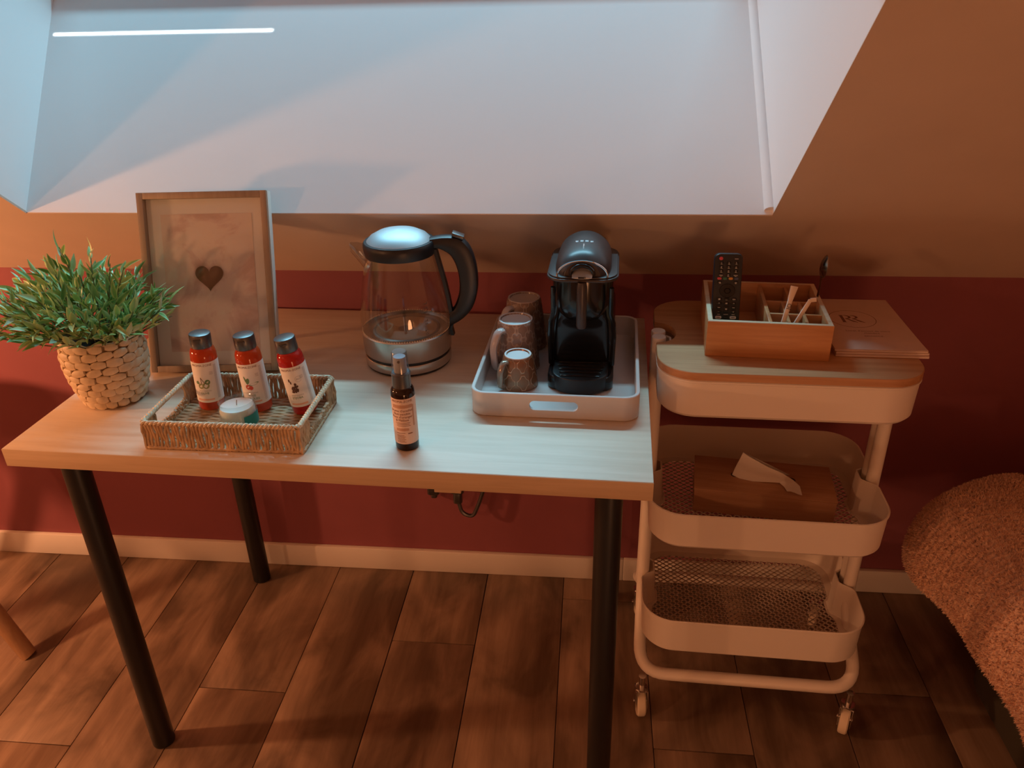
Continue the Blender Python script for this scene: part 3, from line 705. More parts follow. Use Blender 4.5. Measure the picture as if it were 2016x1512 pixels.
# handle: closed loop with grip, made from a side profile in the XZ plane
ho = [(.040, .2235), (.075, .2295), (.105, .2275), (.122, .214), (.132, .190), (.136, .160), (.134, .130), (.124, .100), (.106, .080), (.083, .066), (.0815, .062)]
hi = [(.052, .208), (.068, .2075), (.078, .203), (.0885, .195), (.097, .178), (.1015, .155), (.101, .132), (.096, .114), (.089, .100), (.0815, .094), (.0815, .07)]
def smooth(P, n=5):
    out = []
    for i in range(len(P)-1):
        p0 = Vector(P[max(i-1, 0)]); p1 = Vector(P[i]); p2 = Vector(P[i+1]); p3 = Vector(P[min(i+2, len(P)-1)])
        for k in range(n):
            t = k/n; out.append(.5*((2*p1)+(p2-p0)*t+(2*p0-5*p1+4*p2-p3)*t*t+(3*p1-p0-3*p2+p3)*t**3))
    out.append(Vector(P[-1])); return out
HO, HI = smooth(ho), smooth(hi); rings = []
for a, b in zip(HO, HI):
    c = (a+b)/2; h_ = (a-b)/2; w_ = .0135
    rings.append([(c.x+h_.x*ct, w_*st*(1 if abs(ct) < .9 else .8), c.y+h_.y*ct) for ct, st in [(math.copysign(abs(math.cos(t))**.6, math.cos(t)), math.copysign(abs(math.sin(t))**.6, math.sin(t))) for t in [2*PI*j/16 for j in range(16)]]])
obj('handle', loft(rings), 'blackplastic', kt)
st = [(r+.0012, z) for r, z in gp]; rings = []
for r, z in [(.0825, .05)]+st:
    rings.append([(r+dx, y, z) for dx, y in ((-.001, -.0105), (.005, -.0105), (.0065, 0), (.005, .0105), (-.001, .0105))])
obj('handle_strap', loft(rings), 'blackplastic', kt)
obj('power_switch', xf(bbox(-.011, .011, -.010, .010, 0, .006, .0015), (.103, 0, .2265), (0, .35, 0)), 'capblack', kt)
def kmark(s, a, z, size): return wrap(xf(text(s, size), (0, 0, 0), (0, 0, PI/2)), .0795, a, z)
obj('level_marks', cat(kmark('1,5 L', -.95, .124, .011), kmark('1 L', -.95, .098, .008), kmark('0,5', -.95, .08, .009)), 'ink', kt, ang=0)

# ================================================================== tray with cups and coffee machine
ty = thing('serving_tray', 'pale grey rectangular tray with rounded corners and oval handle slots', 'tray', tl(.846, -.314), TAU)
TWx, TDy, THt = .272, .345, .043
def slot_wall():
    oo = rrect(TWx, TDy, .026, 8); ii = rrect(TWx-.012, TDy-.012, .020, 8)
    # side ring in three bands so that the handle slots stay open
    return oo, ii
oo, ii = slot_wall()
def zr(o, z): return [(x, y, z) for x, y in o]
bm = bmesh.new(); g = loft([zr(ii, .0045), zr(ii, THt-.001), zr(rrect(TWx-.010, TDy-.010, .021, 8), THt), zr(rrect(TWx-.002, TDy-.002, .025, 8), THt), zr(oo, THt-.001), zr(oo, .002), zr(rrect(TWx-.004, TDy-.004, .024, 8), 0)])
bm.free()
me = mesh('rim_wall', g, 'traywhite'); rw = obj('rim_wall', me, None, ty)
# cut the two hand slots with a boolean, applied at once
cut = obj('slot_cutter', xf(prism(rrect(.078, .0165, .0082, 8), -.5, .5), (0, 0, .0235), (PI/2, 0, 0)), 'traywhite')
cut.location = ty.location; cut.rotation_euler = ty.rotation_euler
bpy.context.view_layer.update()
md = rw.modifiers.new('slot', 'BOOLEAN'); md.object = cut; md.operation = 'DIFFERENCE'; md.solver = 'EXACT'
bpy.context.view_layer.update()
nm = bpy.data.meshes.new_from_object(rw.evaluated_get(bpy.context.evaluated_depsgraph_get()))
rw.modifiers.clear(); rw.data = nm; bpy.data.objects.remove(cut)
nm.polygons.foreach_set('use_smooth', [True]*len(nm.polygons)); nm.set_sharp_from_angle(angle=math.radians(35))
TF = .0047
def cup(name, label, x, y, r_top, r_bot, H, relief, handle, hang, basec, hl):
    c = thing(name, label, 'cup', tl(x, y, TF), TAU, 'cups upside down on the tray')
    pr_ = [(r_bot-.003, 0), (r_bot, .0008)] + [(r_bot+(r_top-r_bot)*(t**1.5), H*t) for t in (.1, .25, .4, .55, .7, .85, .95)]
    pr_ += [(r_top-.0005, H-.002), (r_top-.002, H)]
    obj('body', lathe(pr_+[(r_top-.005, H), (r_top-.006, H-.003), (.001, H-.0035)], 44, False, True), relief, c)
    obj('foot_ring', lathe([(r_top-.0012, H-.0012), (r_top-.0016, H+.0006), (r_top-.0045, H+.0006), (r_top-.0055, H-.0022), (.001, H-.0028)], 40, False, True), basec, c)
    d = Vector((math.cos(hang), math.sin(hang), 0)); q = []
    for r_, z in ((r_top*.97+(r_bot-r_top)*.05, H*.86), (r_top+hl*.55, H*.86), (r_top+hl, H*.62), (r_top+hl*1.0, H*.38), (r_bot+hl*.45, H*.17), (r_bot*.97, H*.14)): q.append(tuple(d*r_+Vector((0, 0, z))))
    sm = [tuple(p) for p in smooth([Vector(p) for p in q], 5)]
    obj('handle', tube(sm, .0052 if hl > .02 else .0042, 10, True, 1.5), handle, c)
    return c
cup('mug', 'upturned brown relief mug at the back of the tray, beside the coffee machine', .768, -.207, .0315, .042, .096, 'mugrelief', 'mughandle', PI+.9, 'mughandle', .026)
cup('mug', 'upturned brown relief mug with white base, between the back mug and the small cup', .764, -.303, .0315, .042, .092, 'mugrelief', 'mughandle', PI+.95, 'mugwhite', .026)
cup('espresso_cup', 'small upturned copper trellis cup with bronze handle, nearest the tray front', .776, -.375, .0245, .034, .057, 'cuprelief', 'cuphandle', PI+.85, 'mugwhite', .0165)
# coffee machine
cm = thing('coffee_machine', 'black capsule coffee machine standing on the tray', 'coffee machine', tl(.883, -.305, TF), TAU)
obj('base', prism(rrect(.112, .205, .02, 6, 0, .012), 0, .028, .004), 'glossblack', cm)
dt = obj('drip_tray', cat(prism([(x, y) for x, y in [(.047*math.cos(a), -.075+.036*math.sin(a)) for a in [PI+PI*k/20 for k in range(21)]]]+[(.047, .0), (-.047, .0)], .004, .033, .002)), 'blackplastic', cm)
for k in range(7):
    obj('slat', bbox(-.040+.004*abs(k-3)*.6, .040-.004*abs(k-3)*.6, -.0015, .0015, .0325, .0355, .0006), 'glossblack', dt, (0, -.095+.013*k, 0))
body = []
for z, w_, y0_, y1_, r_ in ((.026, .110, -.035, .114, .018), (.05, .1115, -.038, .115, .018), (.10, .1115, -.04, .115, .02), (.118, .109, -.045, .114, .022), (.130, .100, -.052, .112, .024), (.16, .098, -.055, .110, .024), (.2045, .102, -.058, .108, .024)):
    body.append([(x, y, z) for x, y in rrect(w_, y1_-y0_, r_, 6, 0, (y0_+y1_)/2)])
obj('body', loft(body), 'glossblack', cm)
for s in (-1, 1): obj('side_fin', tube([(s*.053, -.04, .03), (s*.0545, -.045, .09), (s*.053, -.05, .118), (s*.048, -.055, .14), (s*.048, -.06, .19)], .004, 8), 'glossblack', cm)
hd_ = []
for z, r_ in ((.120, .020), (.126, .034), (.136, .042), (.15, .0465), (.17, .048), (.2045, .048)):
    hd_.append([(r_*math.cos(a), -.030+r_*.92*math.sin(a), z) for a in [2*PI*k/36 for k in range(36)]])
obj('brew_head', loft(hd_), 'glossblack', cm)
obj('outlet_spout', loft([[(.0085*math.cos(a)*s, -.072+.0085*math.sin(a)*s, z) for a in [2*PI*k/16 for k in range(16)]] for z, s in ((.118, .85), (.122, 1), (.196, 1.05), (.2045, .9))]), 'smokedome', cm)
obj('rim_plate', cat(prism(rrect(.118, .172, .03, 8, 0, .012), .2035, .2095, .002), prism(rrect(.113, .167, .028, 8, 0, .012), .2098, .2125, .001)), 'smokedome', cm)
dm = []
for y, s, e in ((-.066, .62, 0), (-.058, .82, 0), (-.045, .95, 0), (-.02, 1, 0), (.03, 1, 0), (.06, .97, 0), (.08, .86, 0), (.09, .66, 0)):
    dm.append([(.0465*s*math.cos(a), y, .2120+.0435*s*max(0, math.sin(a))) for a in [PI*k/24 for k in range(25)]])
obj('dome', loft(dm, True, True), 'smokedome', cm)
obj('arch_trim', tube([(.041*math.cos(a), -.066-.003*math.sin(a), .2125+.029*math.sin(a)) for a in [PI*k/20 for k in range(21)]], .0016, 8), 'chrome', cm)
obj('inner_arch', tube([(.0185*math.cos(a), -.070, .2165+.017*math.sin(a)) for a in [PI*k/16 for k in range(17)]], .0032, 8), 'glossblack', cm)
lv = obj('lever', xf(loft([[(w_*x, y, z+t*zz) for x, zz in ((-1, 0), (-.6, .4), (0, .55), (.6, .4), (1, 0), (.6, -.3), (0, -.4), (-.6, -.3))] for y, z, w_, t in ((-.078, .2135, .016, .004), (-.070, .2195, .0165, .006), (-.057, .230, .015, .008), (-.042, .242, .010, .010), (-.027, .250, .006, .008))])), 'silverplastic', cm)
obj('capsule_slot', bbox(-.006, .006, -.0792, -.0776, .2130, .2160, .0004), 'glossblack', lv)
obj('ridge', tube([(0, -.058, .241), (0, -.040, .2525), (0, -.022, .2560)], .0014, 8), 'chrome', cm)
obj('top_vent', cat(*[xf(bbox(-.003, .003, -.004, .004, 0, .0016, .0006), (x, .0, .2545-abs(x)*.14)) for x in (-.012, -.004, .004, .012)]), 'silverplastic', cm)
cm.scale = (1, 1, .925)
obj('water_tank', prism(rrect(.092, .03, .014, 6, 0, .127), .01, .2, .004), 'smokedome', cm)

# ================================================================== trolley
TX, TY, TR = 1.2150, -.278, -.030
tr = thing('utility_trolley', 'cream white three tier metal trolley with bamboo lid on castors', 'trolley', (TX, TY, 0), TR)
def trw(x, y, z):
    c, s = math.cos(TR), math.sin(TR); return (TX+x*c-y*s, TY+x*s+y*c, z)
def tray_outline(w, d, r, dent, dw=.040):
    pts = []
    base = rrect(w, d, r, 9)
    # walk the rounded rectangle and press a smooth dent into the middle of the short sides
    dense = along(base, 220)
    for p in dense:
        t = max(0, 1-abs(p.y)/dw); sft = dent*(t*t*(3-2*t)) if abs(p.x) > w/2-.004 else 0
        pts.append((p.x-math.copysign(min(1.0, 1.0)*min(dent, sft*1.6), p.x) if sft else p.x, p.y))
    return pts
def tier(z0, z1, w, d):
    o = tray_outline(w, d, .062, .026); o2 = tray_outline(w+.004, d+.004, .064, .026); i_ = tray_outline(w-.003, d-.003, .0605, .026); i2 = tray_outline(w-.006, d-.006, .058, .025)
    bot = tray_outline(w-.014, d-.014, .056, .024); bi = tray_outline(w-.05, d-.05, .045, .012)
    rim = [zr(o2, z1-.0035), zr(o2, z1-.001), zr(o, z1+.0005), zr(i_, z1)]
    g = loft([zr(bi, z0+.0016), zr(bi, z0), zr(bot, z0), zr(tray_outline(w-.004, d-.004, .061, .026), z0+.006), zr(o, z1-.005)]+rim+[zr(i2, z1-.006), zr(tray_outline(w-.010, d-.010, .057, .025), z0+.008), zr(tray_outline(w-.019, d-.019, .053, .023), z0+.0018), zr(bi, z0+.0016)], False, False)
    return g
TZ = [(.712, .782), (.442, .518), (.188, .270)]; TRW, TRD = .418, .318
for z0_, z1_ in TZ:
    t_ = obj('tier', tier(z0_, z1_, TRW, TRD), 'trolley', tr)
    # expanded metal floor: diamond lattice of flat wires
    wires = []; w2, d2, px_, py_ = TRW/2-.024, TRD/2-.024, .0155, .0132; sl = py_/px_
    def clip(c, sg):
        # line y = sg*sl*x + c clipped to the rectangle
        xs = [-w2, w2]; 
        lo, hi_ = sorted(((-d2-c)/(sg*sl), (d2-c)/(sg*sl)))
        a = max(-w2, lo); b = min(w2, hi_)
        return (a, b) if b-a > .004 else None
    k = -60
    while k < 61:
        for sg in (1, -1):
            r_ = clip(k*py_, sg)
            if r_:
                a, b = r_; dx, dy = 1/math.hypot(1, sl), sg*sl/math.hypot(1, sl); nx, ny = -dy*.0012, dx*.0012
                pa = (a, sg*sl*a+k*py_); pb = (b, sg*sl*b+k*py_); zc_ = z0_+.0009
                v = [(pa[0]+nx, pa[1]+ny, zc_-.0006), (pb[0]+nx, pb[1]+ny, zc_-.0006), (pb[0]-nx, pb[1]-ny, zc_-.0006), (pa[0]-nx, pa[1]-ny, zc_-.0006)]
                v += [(x, y, z+.0013) for x, y, z in v]; wires.append((v, box(0, 1, 0, 1, 0, 1)[1]))
        k += 1
    obj('mesh_floor', cat(*wires), 'wire', t_, kind='stuff', ang=0)
PX = TRW/2-.004
for sy in (-1, 1):
    yv = sy*.0135; yb_ = sy*(TRD/2-.012)
    path = arc_fillet([(-PX, yv, .786), (-PX, yv, .215), (-PX-.004, yb_, .118), (PX+.004, yb_, .118), (PX, yv, .215), (PX, yv, .786)], .055, 8)
    obj('tube_frame', tube([tuple(p) for p in path], .0122, 14), 'trolley', tr)
    for sx in (-1, 1):
        cp = obj('post_cap', lathe([(.0118, .784), (.0128, .786), (.0128, .793), (.012, .7945), (.001, .7945)], 20), 'trolley', tr, (sx*PX, yv, 0))
        for z0_, z1_ in TZ: obj('bolt', xf(lathe([(.001, 0), (.0035, 0), (.0035, .002), (.001, .0025)], 10), (sx*(PX-.0145), yv*.0+sy*.012, z0_+.036), (0, -sx*PI/2, 0)), 'chrome', tr)
lo_ = [(x, y) for x, y in tray_outline(TRW+.004, TRD+.004, .064, .0)]
lid_pts = []
for x, y in lo_:
    if x < -TRW/2+.03 and abs(y) < .046: x = -TRW/2-.002 + .036*math.sqrt(max(0, 1-(y/.046)**2))
    elif x > TRW/2-.03 and abs(y) < .046: x = TRW/2+.002 - .036*math.sqrt(max(0, 1-(y/.046)**2))
    lid_pts.append((x, y))
ld = obj('bamboo_lid', loft([zr(lid_pts, .7835), zr(lid_pts, .796), zr([(x*.996, y*.995) for x, y in lid_pts], .797)]), 'bamboo', tr)
ca = 0
for sx in (-1, 1):
    for sy in (-1, 1):
        c_ = obj('castor', cat(lathe([(.006, .078), (.006, .107), (.0075, .1075)], 14), lathe([(.001, .073), (.0125, .073), (.0132, .075), (.0125, .0785), (.001, .079)], 20)), 'chrome', tr, (sx*(PX-.004), sy*(TRD/2-.012), 0), (0, 0, .12 if sx < 0 else -.35))
        obj('fork', cat(bbox(-.013, -.0115, -.012, .012, .024, .074, .0005), bbox(.0115, .013, -.012, .012, .024, .074, .0005), bbox(-.013, .013, -.012, .012, .0725, .0742, .0005)), 'chrome', c_)
        obj('wheel', xf(lathe([(.008, -.0085), (.022, -.009), (.0285, -.0085), (.031, -.006), (.0315, 0), (.031, .006), (.0285, .0085), (.022, .009), (.008, .0085)], 32), (0, .006, .0317), (0, PI/2, 0)), 'wheelwhite', c_)
        obj('axle', xf(lathe([(.001, -.0145), (.004, -.0145), (.004, .0145), (.001, .0145)], 12), (0, .006, .0317), (0, PI/2, 0)), 'chrome', c_)

# ---- organiser box on the lid
OX, OY, OR = 1.1850, -.2750, -.075
og = thing('organiser_box', 'bamboo organiser box with small square compartments on the trolley lid', 'box', (OX, OY, .7972), OR)
ow, od, oh, t_ = .197, .200, .062, .0085
obj('front_panel', bbox(-ow/2, ow/2, -od/2, -od/2+t_, 0, oh, .0008), 'bamboo_box', og)
obj('back_panel', bbox(-ow/2, ow/2, od/2-t_, od/2, 0, oh, .0008), 'bamboo_box', og)
obj('side_panel', bbox(-ow/2, -ow/2+t_, -od/2+t_, od/2-t_, 0, oh, .0008), 'bamboo_box', og)
obj('side_panel', bbox(ow/2-t_, ow/2, -od/2+t_, od/2-t_, 0, oh, .0008), 'bamboo_box', og)
obj('daylit_rim_edge', cat(box(-ow/2+.001, ow/2-.001, -od/2+.001, -od/2+t_-.001, oh-.0002, oh+.0003), box(-ow/2+.001, ow/2-.001, od/2-t_+.001, od/2-.001, oh-.0002, oh+.0003), box(-ow/2+.001, -ow/2+t_-.001, -od/2+t_-.001, od/2-t_+.001, oh-.0002, oh+.0003), box(ow/2-t_+.001, ow/2-.001, -od/2+t_-.001, od/2-t_+.001, oh-.0002, oh+.0003)), 'bamboo_lit_edge', og, ang=0)  # thin pale strips painting daylight along the panel tops
obj('bottom', box(-ow/2+t_, ow/2-t_, -od/2+t_, od/2-t_, .001, .006), 'bamboo_box', og)
dx0 = .002
obj('divider', bbox(dx0-.003, dx0+.003, -od/2+t_, od/2-t_, .006, oh-.002, .0005), 'bamboo_box', og)
xr0, xr1 = dx0+.003, ow/2-t_; yA, yB2 = .020, -.038
for yy in (yA, yB2): obj('divider', bbox(xr0, xr1, yy-.0025, yy+.0025, .006, oh-.006, .0005), 'bamboo_box', og)
for q in (1/3, 2/3):
    x = xr0+(xr1-xr0)*q
    obj('divider', bbox(x-.0025, x+.0025, -od/2+t_, yB2-.0025, .006, oh-.006, .0005), 'bamboo_box', og)
    obj('divider', bbox(x-.0025, x+.0025, yB2+.0025, yA-.0025, .006, oh-.006, .0005), 'bamboo_box', og)
xm = (xr0+xr1)/2
obj('divider', bbox(xm-.0025, xm+.0025, yA+.0025, od/2-t_, .006, oh-.006, .0005), 'bamboo_box', og)
def ogw(x, y, z):
    c, s = math.cos(OR), math.sin(OR); return (OX+x*c-y*s, OY+x*s+y*c, .7972+z)
# ---- remote control
RW, RL_, RT = .046, .168, .017
rm = thing('remote_control', 'black television remote with white and coloured keys standing in the organiser', 'remote', ogw(-.066, -.058, .0075), 0)
rm.scale = (1, 1, .89); rm.rotation_euler = (-.24, -.012, OR+.02)
rbo = [(x, z) for x, z in rrect(RW, RL_, .009, 6, 0, RL_/2)]
def xz(o, y): return [(x, y, z) for x, z in o]
obj('case', loft([xz([(x*.93, .5*RL_+(z-.5*RL_)*.98) for x, z in rbo], RT), xz(rbo, RT-.003), xz(rbo, .0025), xz([(x*.95, .5*RL_+(z-.5*RL_)*.985) for x, z in rbo], 0)]), 'blackplastic', rm)
def key(w, h, r): return xf(prism(rrect(w, h, r, 3), 0, .0014, .0004), (0, 0, 0), (PI/2, 0, 0))
kms = {}
def addkey(x, z, w=.0075, h=.0055, mat='glossblack', r=.002):
    kk = (w, h, mat)
    if kk not in kms: kms[kk] = mesh('key', key(w, h, min(r, h/2-.0002)), mat)
    obj('key', kms[kk], None, rm, (x, .0002, z))
def kz(py): return RL_-(py-510)*(RL_-.032)/(640-510)   # rows measured down the handset
colx = (-.0115, .0005, .0125)
addkey(-.0125, .1585, .0065, .0065, 'keys_red', .0032)
for i, z in enumerate((.150, .1425, .135, .1275)):
    for x in colx: addkey(x, z)
for x, mt in zip((-.0135, -.0045, .0050, .0140), ('keys_red', 'keys_green', 'keys_yellow', 'keys_blue')): addkey(x, .1212, .0070, .0045, mt)
for x in (-.0125, .0135): addkey(x, .1140, .0075, .005)
obj('direction_ring', cat(xf(lathe([(.0055, 0), (.0055, .0018), (.0125, .0018), (.0130, .001), (.0130, 0)], 32), (.0005, .0, .0985), (PI/2, 0, 0)), xf(lathe([(.0042, 0), (.0040, .0022), (.0001, .0024)], 20), (.0005, .0, .0985), (PI/2, 0, 0))), 'glossblack', rm)
for z in (.0825, .0745, .0665, .059):
    for x in colx: addkey(x, z, .0085, .0052)
for x in colx[::2]: addkey(x, .0475, .0105, .0055, 'keys_white', .002)
addkey(colx[1], .0475, .0075, .005)
pg = []
def kp(s, x, z, size=.0048): pg.append(xf(text(s, size), (x, -.0016, z), (PI/2, 0, 0)))
for i, row in enumerate((('1', '2', '3'), ('4', '5', '6'), ('7', '8', '9'), ('', '0', ''))):
    for s, x in zip(row, colx):
        if s: kp(s, x, (.150, .1425, .135, .1275)[i])
def bar(x, z, w, h=.0011): pg.append(xf(rect(-w/2, w/2, -h/2, h/2), (x, -.0016, z), (PI/2, 0, 0)))
for x, z, w in ((.0125, .158, .006), (-.0115, .1275, .006), (.0125, .1275, .0065), (-.0125, .1140, .0035), (.0135, .1140, .0035), (-.0115, .0665, .0042), (.0125, .0665, .004), (-.0115, .0535, .0045), (.0005, .0535, .0075), (.0125, .0535, .005), (.0005, .1085, .002), (.0005, .0885, .0022), (-.0085, .0985, .001), (.0095, .0985, .001), (.0005, .0985, .0026), (.0125, .0825, .0045)): bar(x, z, w)
for s, x, z in (('+', -.0115, .0745), ('-', -.0115, .059), ('^', .0125, .0735), ('v', .0125, .059)): kp(s, x, z, .006)
for x, z in ((-.0115, .0825), (.0005, .0745), (.0005, .0635)): bar(x, z, .0032, .0026)
obj('key_print', cat(*pg), 'keyprint', rm, ang=0)
pg = []
for x in colx[::2]: bar(x, .0475, .0055)
obj('white_key_print', cat(*pg), 'ink', rm, ang=0)
# ---- spoon, paper sticks
def place(name, label, c, p0, p1, group=None, roll=0):
    a = Vector(p0); b = Vector(p1); o = thing(name, label, c, a, 0, group); q = (b-a).to_track_quat('Z', 'Y')
    if roll is None: v_ = q.inverted() @ Vector((0, -1, 0)); roll = math.atan2(v_.y, v_.x)+PI/2
    o.rotation_euler = (q @ __import__('mathutils').Quaternion((0, 0, 1), roll)).to_euler(); return o, (b-a).length
spn, L = place('teaspoon', 'steel teaspoon standing bowl up in the rear corner of the organiser', 'spoon', ogw(.088, .050, .0075), (1.279, -.278, .943), roll=.15)
hs = []
for t, w_, th_ in ((0, .0042, .0012), (.05, .0055, .0013), (.3, .0040, .0012), (.55, .0028, .0014), (.70, .0024, .0016)):
    hs.append([(th_*math.cos(2*PI*j/8)+.004*math.sin(t*5), w_*math.sin(2*PI*j/8), L*t) for j in range(8)])
obj('handle', loft(hs), 'spoon', spn)
bs = []
for i in range(9):
    t = i/8; w_ = .0125*math.sin(PI*(.06+.9*t)**.8)**.75; dp = .0055*math.sin(PI*t); off = .004*math.sin(3.5)-.0005
    bs.append([(off-dp*(1-(2*j/8-1)**2), w_*(2*j/8-1), L*(.70+.30*t)) for j in range(9)]+[(off-dp*(1-(2*j/8-1)**2)+.0011, w_*(2*j/8-1), L*(.70+.30*t)) for j in range(8, -1, -1)])
obj('bowl', loft(bs), 'spoon', spn)
s1, L = place('paper_stick', 'upright paper sugar stick with black letters and flat crimped end', 'stick', ogw(.014, -.085, .0075), (1.216, -.338, .910), 'paper sticks in the organiser', None)
obj('sleeve', loft([[(w_*math.cos(2*PI*j/10), d_*math.sin(2*PI*j/10), L*t) for j in range(10)] for t, w_, d_ in ((0, .0042, .0012), (.06, .0040, .0034), (.78, .0040, .0034), (.86, .0050, .0020), (1.0, .0062, .0006))]), 'paperstick', s1)
obj('letters', xf(text('JO', .0095), (0, -.0048, L*.70), (PI/2, -PI/2+.0, 0)), 'ink', s1, ang=0)
s2, L2 = place('paper_stick', 'slanting paper sugar stick with folded tip crossing the other one', 'stick', ogw(.022, -.078, .0075), (1.243, -.343, .889), 'paper sticks in the organiser', None)
obj('sleeve', loft([[(w_*math.cos(2*PI*j/10), d_*math.sin(2*PI*j/10), L2*t) for j in range(10)] for t, w_, d_ in ((0, .0036, .0012), (.06, .0036, .0030), (.8, .0036, .0030), (.94, .0034, .0012), (1.0, .0034, .0008))]), 'paperstick', s2)
obj('folded_tip', cat(bbox(-.0034, .0034, -.0005, .0005, 0, .010, .0002)), 'paperstick', s2, (0, 0, L2-.001), (0, 1.0, 0))
# ---- leaflets
for i, (dx, dy, rz, lab) in enumerate(((.003, -.003, -.028, 'lowest kraft leaflet of the stack at the right end of the trolley lid'), (.0015, -.001, -.012, 'middle kraft leaflet of the stack at the right end of the trolley lid'), (0, 0, -.020, 'top kraft leaflet of the stack on the trolley lid, with a round RR emblem'))):
    zb = .7972+i*.0042
    lf = thing('leaflet', lab, 'leaflet', (1.3655+dx, -.2435+dy, zb), rz, 'kraft leaflets stacked on the trolley lid')
    lw, lh = .146, .232
    def sheet(z, t, bend): 
        v = []; f = []; n = 10
        for k in range(n+1):
            y = -lh/2+lh*k/n; q = bend*max(0, (.25-k/n)/.25)**2
            v += [(-lw/2, y, z+q*.4), (lw/2, y, z+q), (lw/2, y, z+q+t), (-lw/2, y, z+q*.4+t)]
        for k in range(n):
            a = 4*k; f += [(a, a+1, a+5, a+4), (a+1, a+2, a+6, a+5), (a+2, a+3, a+7, a+6), (a+3, a, a+4, a+7)]
        f += [(0, 3, 2, 1), (4*n, 4*n+1, 4*n+2, 4*n+3)]; return v, f
    obj('pages', sheet(.0, .0026, .0006), 'pages', lf); cv = obj('cover', sheet(.0027, .0009, .0009), 'kraft', lf)
    if i == 2:
        zp = .00375; art = []
        cx_, cy_, R_ = -.012, .018, .039
        n = 48
        for r0_, r1_ in ((R_, R_+.0011),):
            v = []; f = []
            for k in range(n+1):
                a = 2*PI*k/n; v += [(cx_+r0_*math.cos(a), cy_+r0_*math.sin(a), zp), (cx_+r1_*math.cos(a), cy_+r1_*math.sin(a), zp)]
                if k: q = 2*k; f.append((q-2, q-1, q+1, q))
            art.append((v, f))
        def stroke(pts, w_):
            v = []; f = []
            for k, (x, y, ww) in enumerate(pts):
                p = pts[max(k-1, 0)]; q = pts[min(k+1, len(pts)-1)]; dx_, dy_ = q[0]-p[0], q[1]-p[1]; l_ = math.hypot(dx_, dy_) or 1; nx, ny = -dy_/l_*w_*ww, dx_/l_*w_*ww
                v += [(cx_+x+nx, cy_+y+ny, zp), (cx_+x-nx, cy_+y-ny, zp)]
                if k: j = 2*k; f.append((j-2, j-1, j+1, j))
            return v, f
        art.append(stroke([(-.0165, .016, 1), (-.0165, -.016, 1)], .0026)); art.append(stroke([(-.0205, .016, 1), (-.0125, .016, 1)], .0007)); art.append(stroke([(-.0205, -.016, 1), (-.0125, -.016, 1)], .0007))
        for ox in (-.006, .006):
            art.append(stroke([(ox-.006+.010*math.cos(a)*.9, .0085+.0075*math.sin(a), .35+.65*max(0, math.cos(a))) for a in [PI/2-PI*k/12 for k in range(13)]], .0022))
            art.append(stroke([(ox-.006, .001, .3), (ox-.001, -.003, .8), (ox+.006, -.012, 1), (ox+.012, -.0165, .3)], .0022))
        obj('emblem', cat(*art), 'ink_brown', cv, ang=0)
        obj('caption', cat(xf(text("Livret d'accueil de votre", .0075), (.0, -.037, zp)), xf(text('chambre', .0075), (.004, -.046, zp)), xf(text('BIENVENUE', .006), (.004, -.059, zp))), 'ink_brown', cv, ang=0)
# ---- wooden tissue box in the middle tier
tq = thing('tissue_box', 'low wooden tissue box in the middle tier of the trolley', 'tissue box', (1.2265, -.273, .4445), -.115)
obj('case', cat(bbox(-.128, .128, -.059, .059, .0, .049, .0012)), 'tissuebox', tq)
obj('lid_board', bbox(-.129, .129, -.060, .060, .0492, .0525, .0008), 'tissuebox', tq)
obj('slot', prism(rrect(.12, .016, .008, 6), .0524, .0528), 'ink', tq)
tis = thing('tissue', 'white paper tissue pulled up from the wooden box, tip folded over', 'tissue', (1.2265, -.279, .4445+.0529), -.115)
tv = [[(-.058, .004, 0), (-.045, -.010, .062)], [(-.045, -.006, 0), (-.028, -.010, .052)], [(-.020, -.012, 0), (.0, -.012, .038)], [(.010, -.012, 0.002), (.030, -.016, .028)], [(.028, -.014, .004), (.050, -.022, .019)], [(.036, -.024, .002), (.062, -.030, .012)], [(.040, -.036, .0008), (.066, -.044, .002)]]
n = 5; V = []; Fc = []
for a, b in tv:
    for k in range(n): p = Vector(a).lerp(Vector(b), k/(n-1)); V.append((p.x, p.y+.0025*math.sin(k*1.3), p.z))
for i in range(len(tv)-1):
    for k in range(n-1): Fc.append((i*n+k, i*n+k+1, (i+1)*n+k+1, (i+1)*n+k))
V2 = [(x, y+.0006, z+.0003) for x, y, z in V]; o_ = len(V)
obj('sheet', (V+V2, Fc+[tuple(i+o_ for i in reversed(q)) for q in Fc]), 'tissue', tis)
obj('back_fold', ([(-.058, .006, 0), (-.044, -.006, .060), (.045, -.008, .020), (.03, .012, 0), (-.058, .0066, 0), (-.044, -.0054, .060), (.045, -.0074, .020), (.03, .0126, 0)], box(0, 1, 0, 1, 0, 1)[1]), 'tissue', tis, ang=0)

# ================================================================== stool at the left
stl = thing('stool', 'wooden stool with splayed round legs at the left of the table', 'stool', (-.655, -.345, 0), 0)
obj('seat', prism([(.155*math.cos(2*PI*k/40), .155*math.sin(2*PI*k/40)) for k in range(40)], .60, .63, .006), 'stool', stl)  # out of view, set this high to throw its shadow on the wall
for a in (-.07, 2.02, -2.16):
    ca_, sa_ = math.cos(a), math.sin(a)
    obj('leg', tube([(.275*ca_, .275*sa_, .0), (.272*ca_, .272*sa_, .004), (.18*ca_, .18*sa_, .25), (.06*ca_, .06*sa_, .602)], [.0165, .0175, .0205, .0215], 14), 'stool', stl)

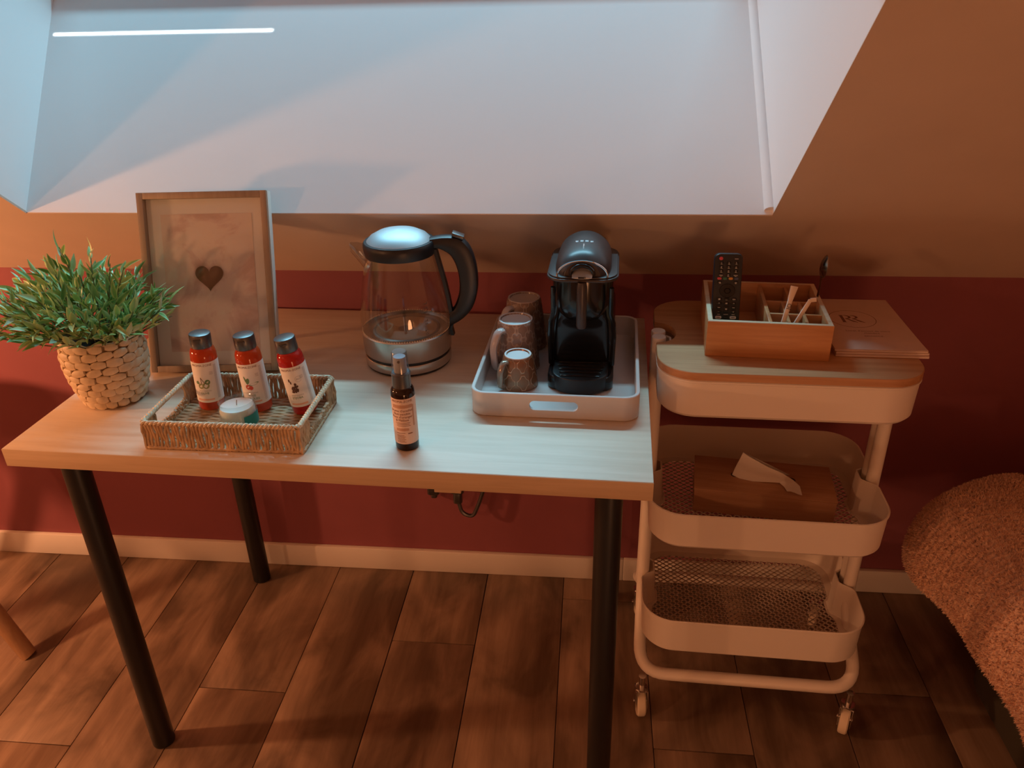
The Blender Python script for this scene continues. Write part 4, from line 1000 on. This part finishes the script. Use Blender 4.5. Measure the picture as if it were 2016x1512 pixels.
# ================================================================== bed with plush throw
bd = thing('bed', 'dark upholstered bed at the right edge of the picture', 'bed', (2.3, -1.25, 0))
obj('base', prism(rrect(1.17, 2.0, .06, 6), .0, .27, .01), 'bedbase', bd)
obj('mattress', prism(rrect(1.28, 2.06, .14, 10, .0, .0), .271, .478, .05), 'mattress', bd)
th = thing('plush_throw', 'thick ribbed plush throw draped over the corner of the bed', 'blanket', (0, 0, 0))
cx_, cy_, RC = 1.722, -.36, .165
path = []
for x in np.linspace(2.85, cx_, 40): path.append((x, cy_+RC, 0, 1))
for k in range(1, 24): a = PI/2+PI/2*k/24; path.append((cx_+RC*math.cos(a), cy_+RC*math.sin(a), math.cos(a), math.sin(a)))
for y in np.linspace(cy_, -1.6, 90): path.append((cx_-RC, y, -1, 0))
pro = [(-.163, .503), (-.13, .504), (-.09, .503), (-.055, .498), (-.03, .488), (-.010, .470), (.002, .447), (.010, .42), (.014, .395), (.016, .37), (.014, .35), (.008, .338), (.0, .336)]
rt = random.Random(3); V = []; Fc = []; np_ = len(pro)
def bulge(x, y): return .032*math.exp(-((x-1.58)/.09)**2-((y+.33)/.11)**2)
rings = []
for i, (x, y, nx, ny) in enumerate(path):
    wv = .006*math.sin(i*.35)+.004*math.sin(i*.13+1); bl = bulge(x, y); r = []
    for k, (o_, z) in enumerate(pro):
        t = k/(np_-1); q = o_ + (wv+bl)*math.sin(t*PI*.72)**1.5*1.1
        zz = z - .012*t*math.sin(i*.08+.6)*t - .035*t*t*math.exp(-((x-1.58)/.12)**2-((y+.33)/.16)**2)
        r.append((x+nx*q, y+ny*q, zz))
    rings.append(r)
g1 = loft(rings, False, False, False)
inner = [r[0] for r in rings]
capv = [tuple(p) for p in inner]+[(2.85, -1.6, .503)]
g2 = (capv, [tuple(range(len(capv)))])
sheet_ = obj('cloth', cat(g1, g2), 'throw', th)
md = sheet_.modifiers.new('thickness', 'SOLIDIFY'); md.thickness = .012; md.offset = -1
# pile: short tufts set in rows over the part of the throw near the corner
tufts_v = []; tufts_f = []
def tuft(p, nrm, L):
    d = (nrm + Vector((rt.uniform(-.7, .7), rt.uniform(-.7, .7), rt.uniform(-.6, .5)))).normalized(); s = d.cross(Vector((rt.random(), rt.random(), rt.random()))).normalized()*L*.30
    b = len(tufts_v); tufts_v.extend([tuple(p-s-nrm*.001), tuple(p+s-nrm*.001), tuple(p+d*L)]); tufts_f.append((b, b+1, b+2))
for i in range(30, len(rings)-1):
    dens = 1 if i > 120 else 2
    for k in range(np_-1):
        a, b, c, d_ = (Vector(rings[i][k]), Vector(rings[i+1][k]), Vector(rings[i+1][k+1]), Vector(rings[i][k+1]))
        nr = (c-a).cross(d_-b)
        ar = nr.length; nr.normalize()
        out_ = Vector((path[i][2], path[i][3], .6))
        if nr.dot(out_) < 0: nr = -nr
        cnt = int(ar*60000*dens*.9)+1
        for _ in range(min(cnt, 60)):
            u, v = rt.random(), rt.random(); p = a.lerp(b, u).lerp(d_.lerp(c, u), v)
            tuft(p, nr, rt.uniform(.003, .0075))
for i in range(9000):
    x = rt.uniform(1.69, 2.15); y = rt.uniform(-.95, -.34); 
    tuft(Vector((x, y, .5035)), Vector((0, 0, 1)), rt.uniform(.003, .007))
obj('pile', (tufts_v, tufts_f), 'throw', th, kind='stuff', ang=0)
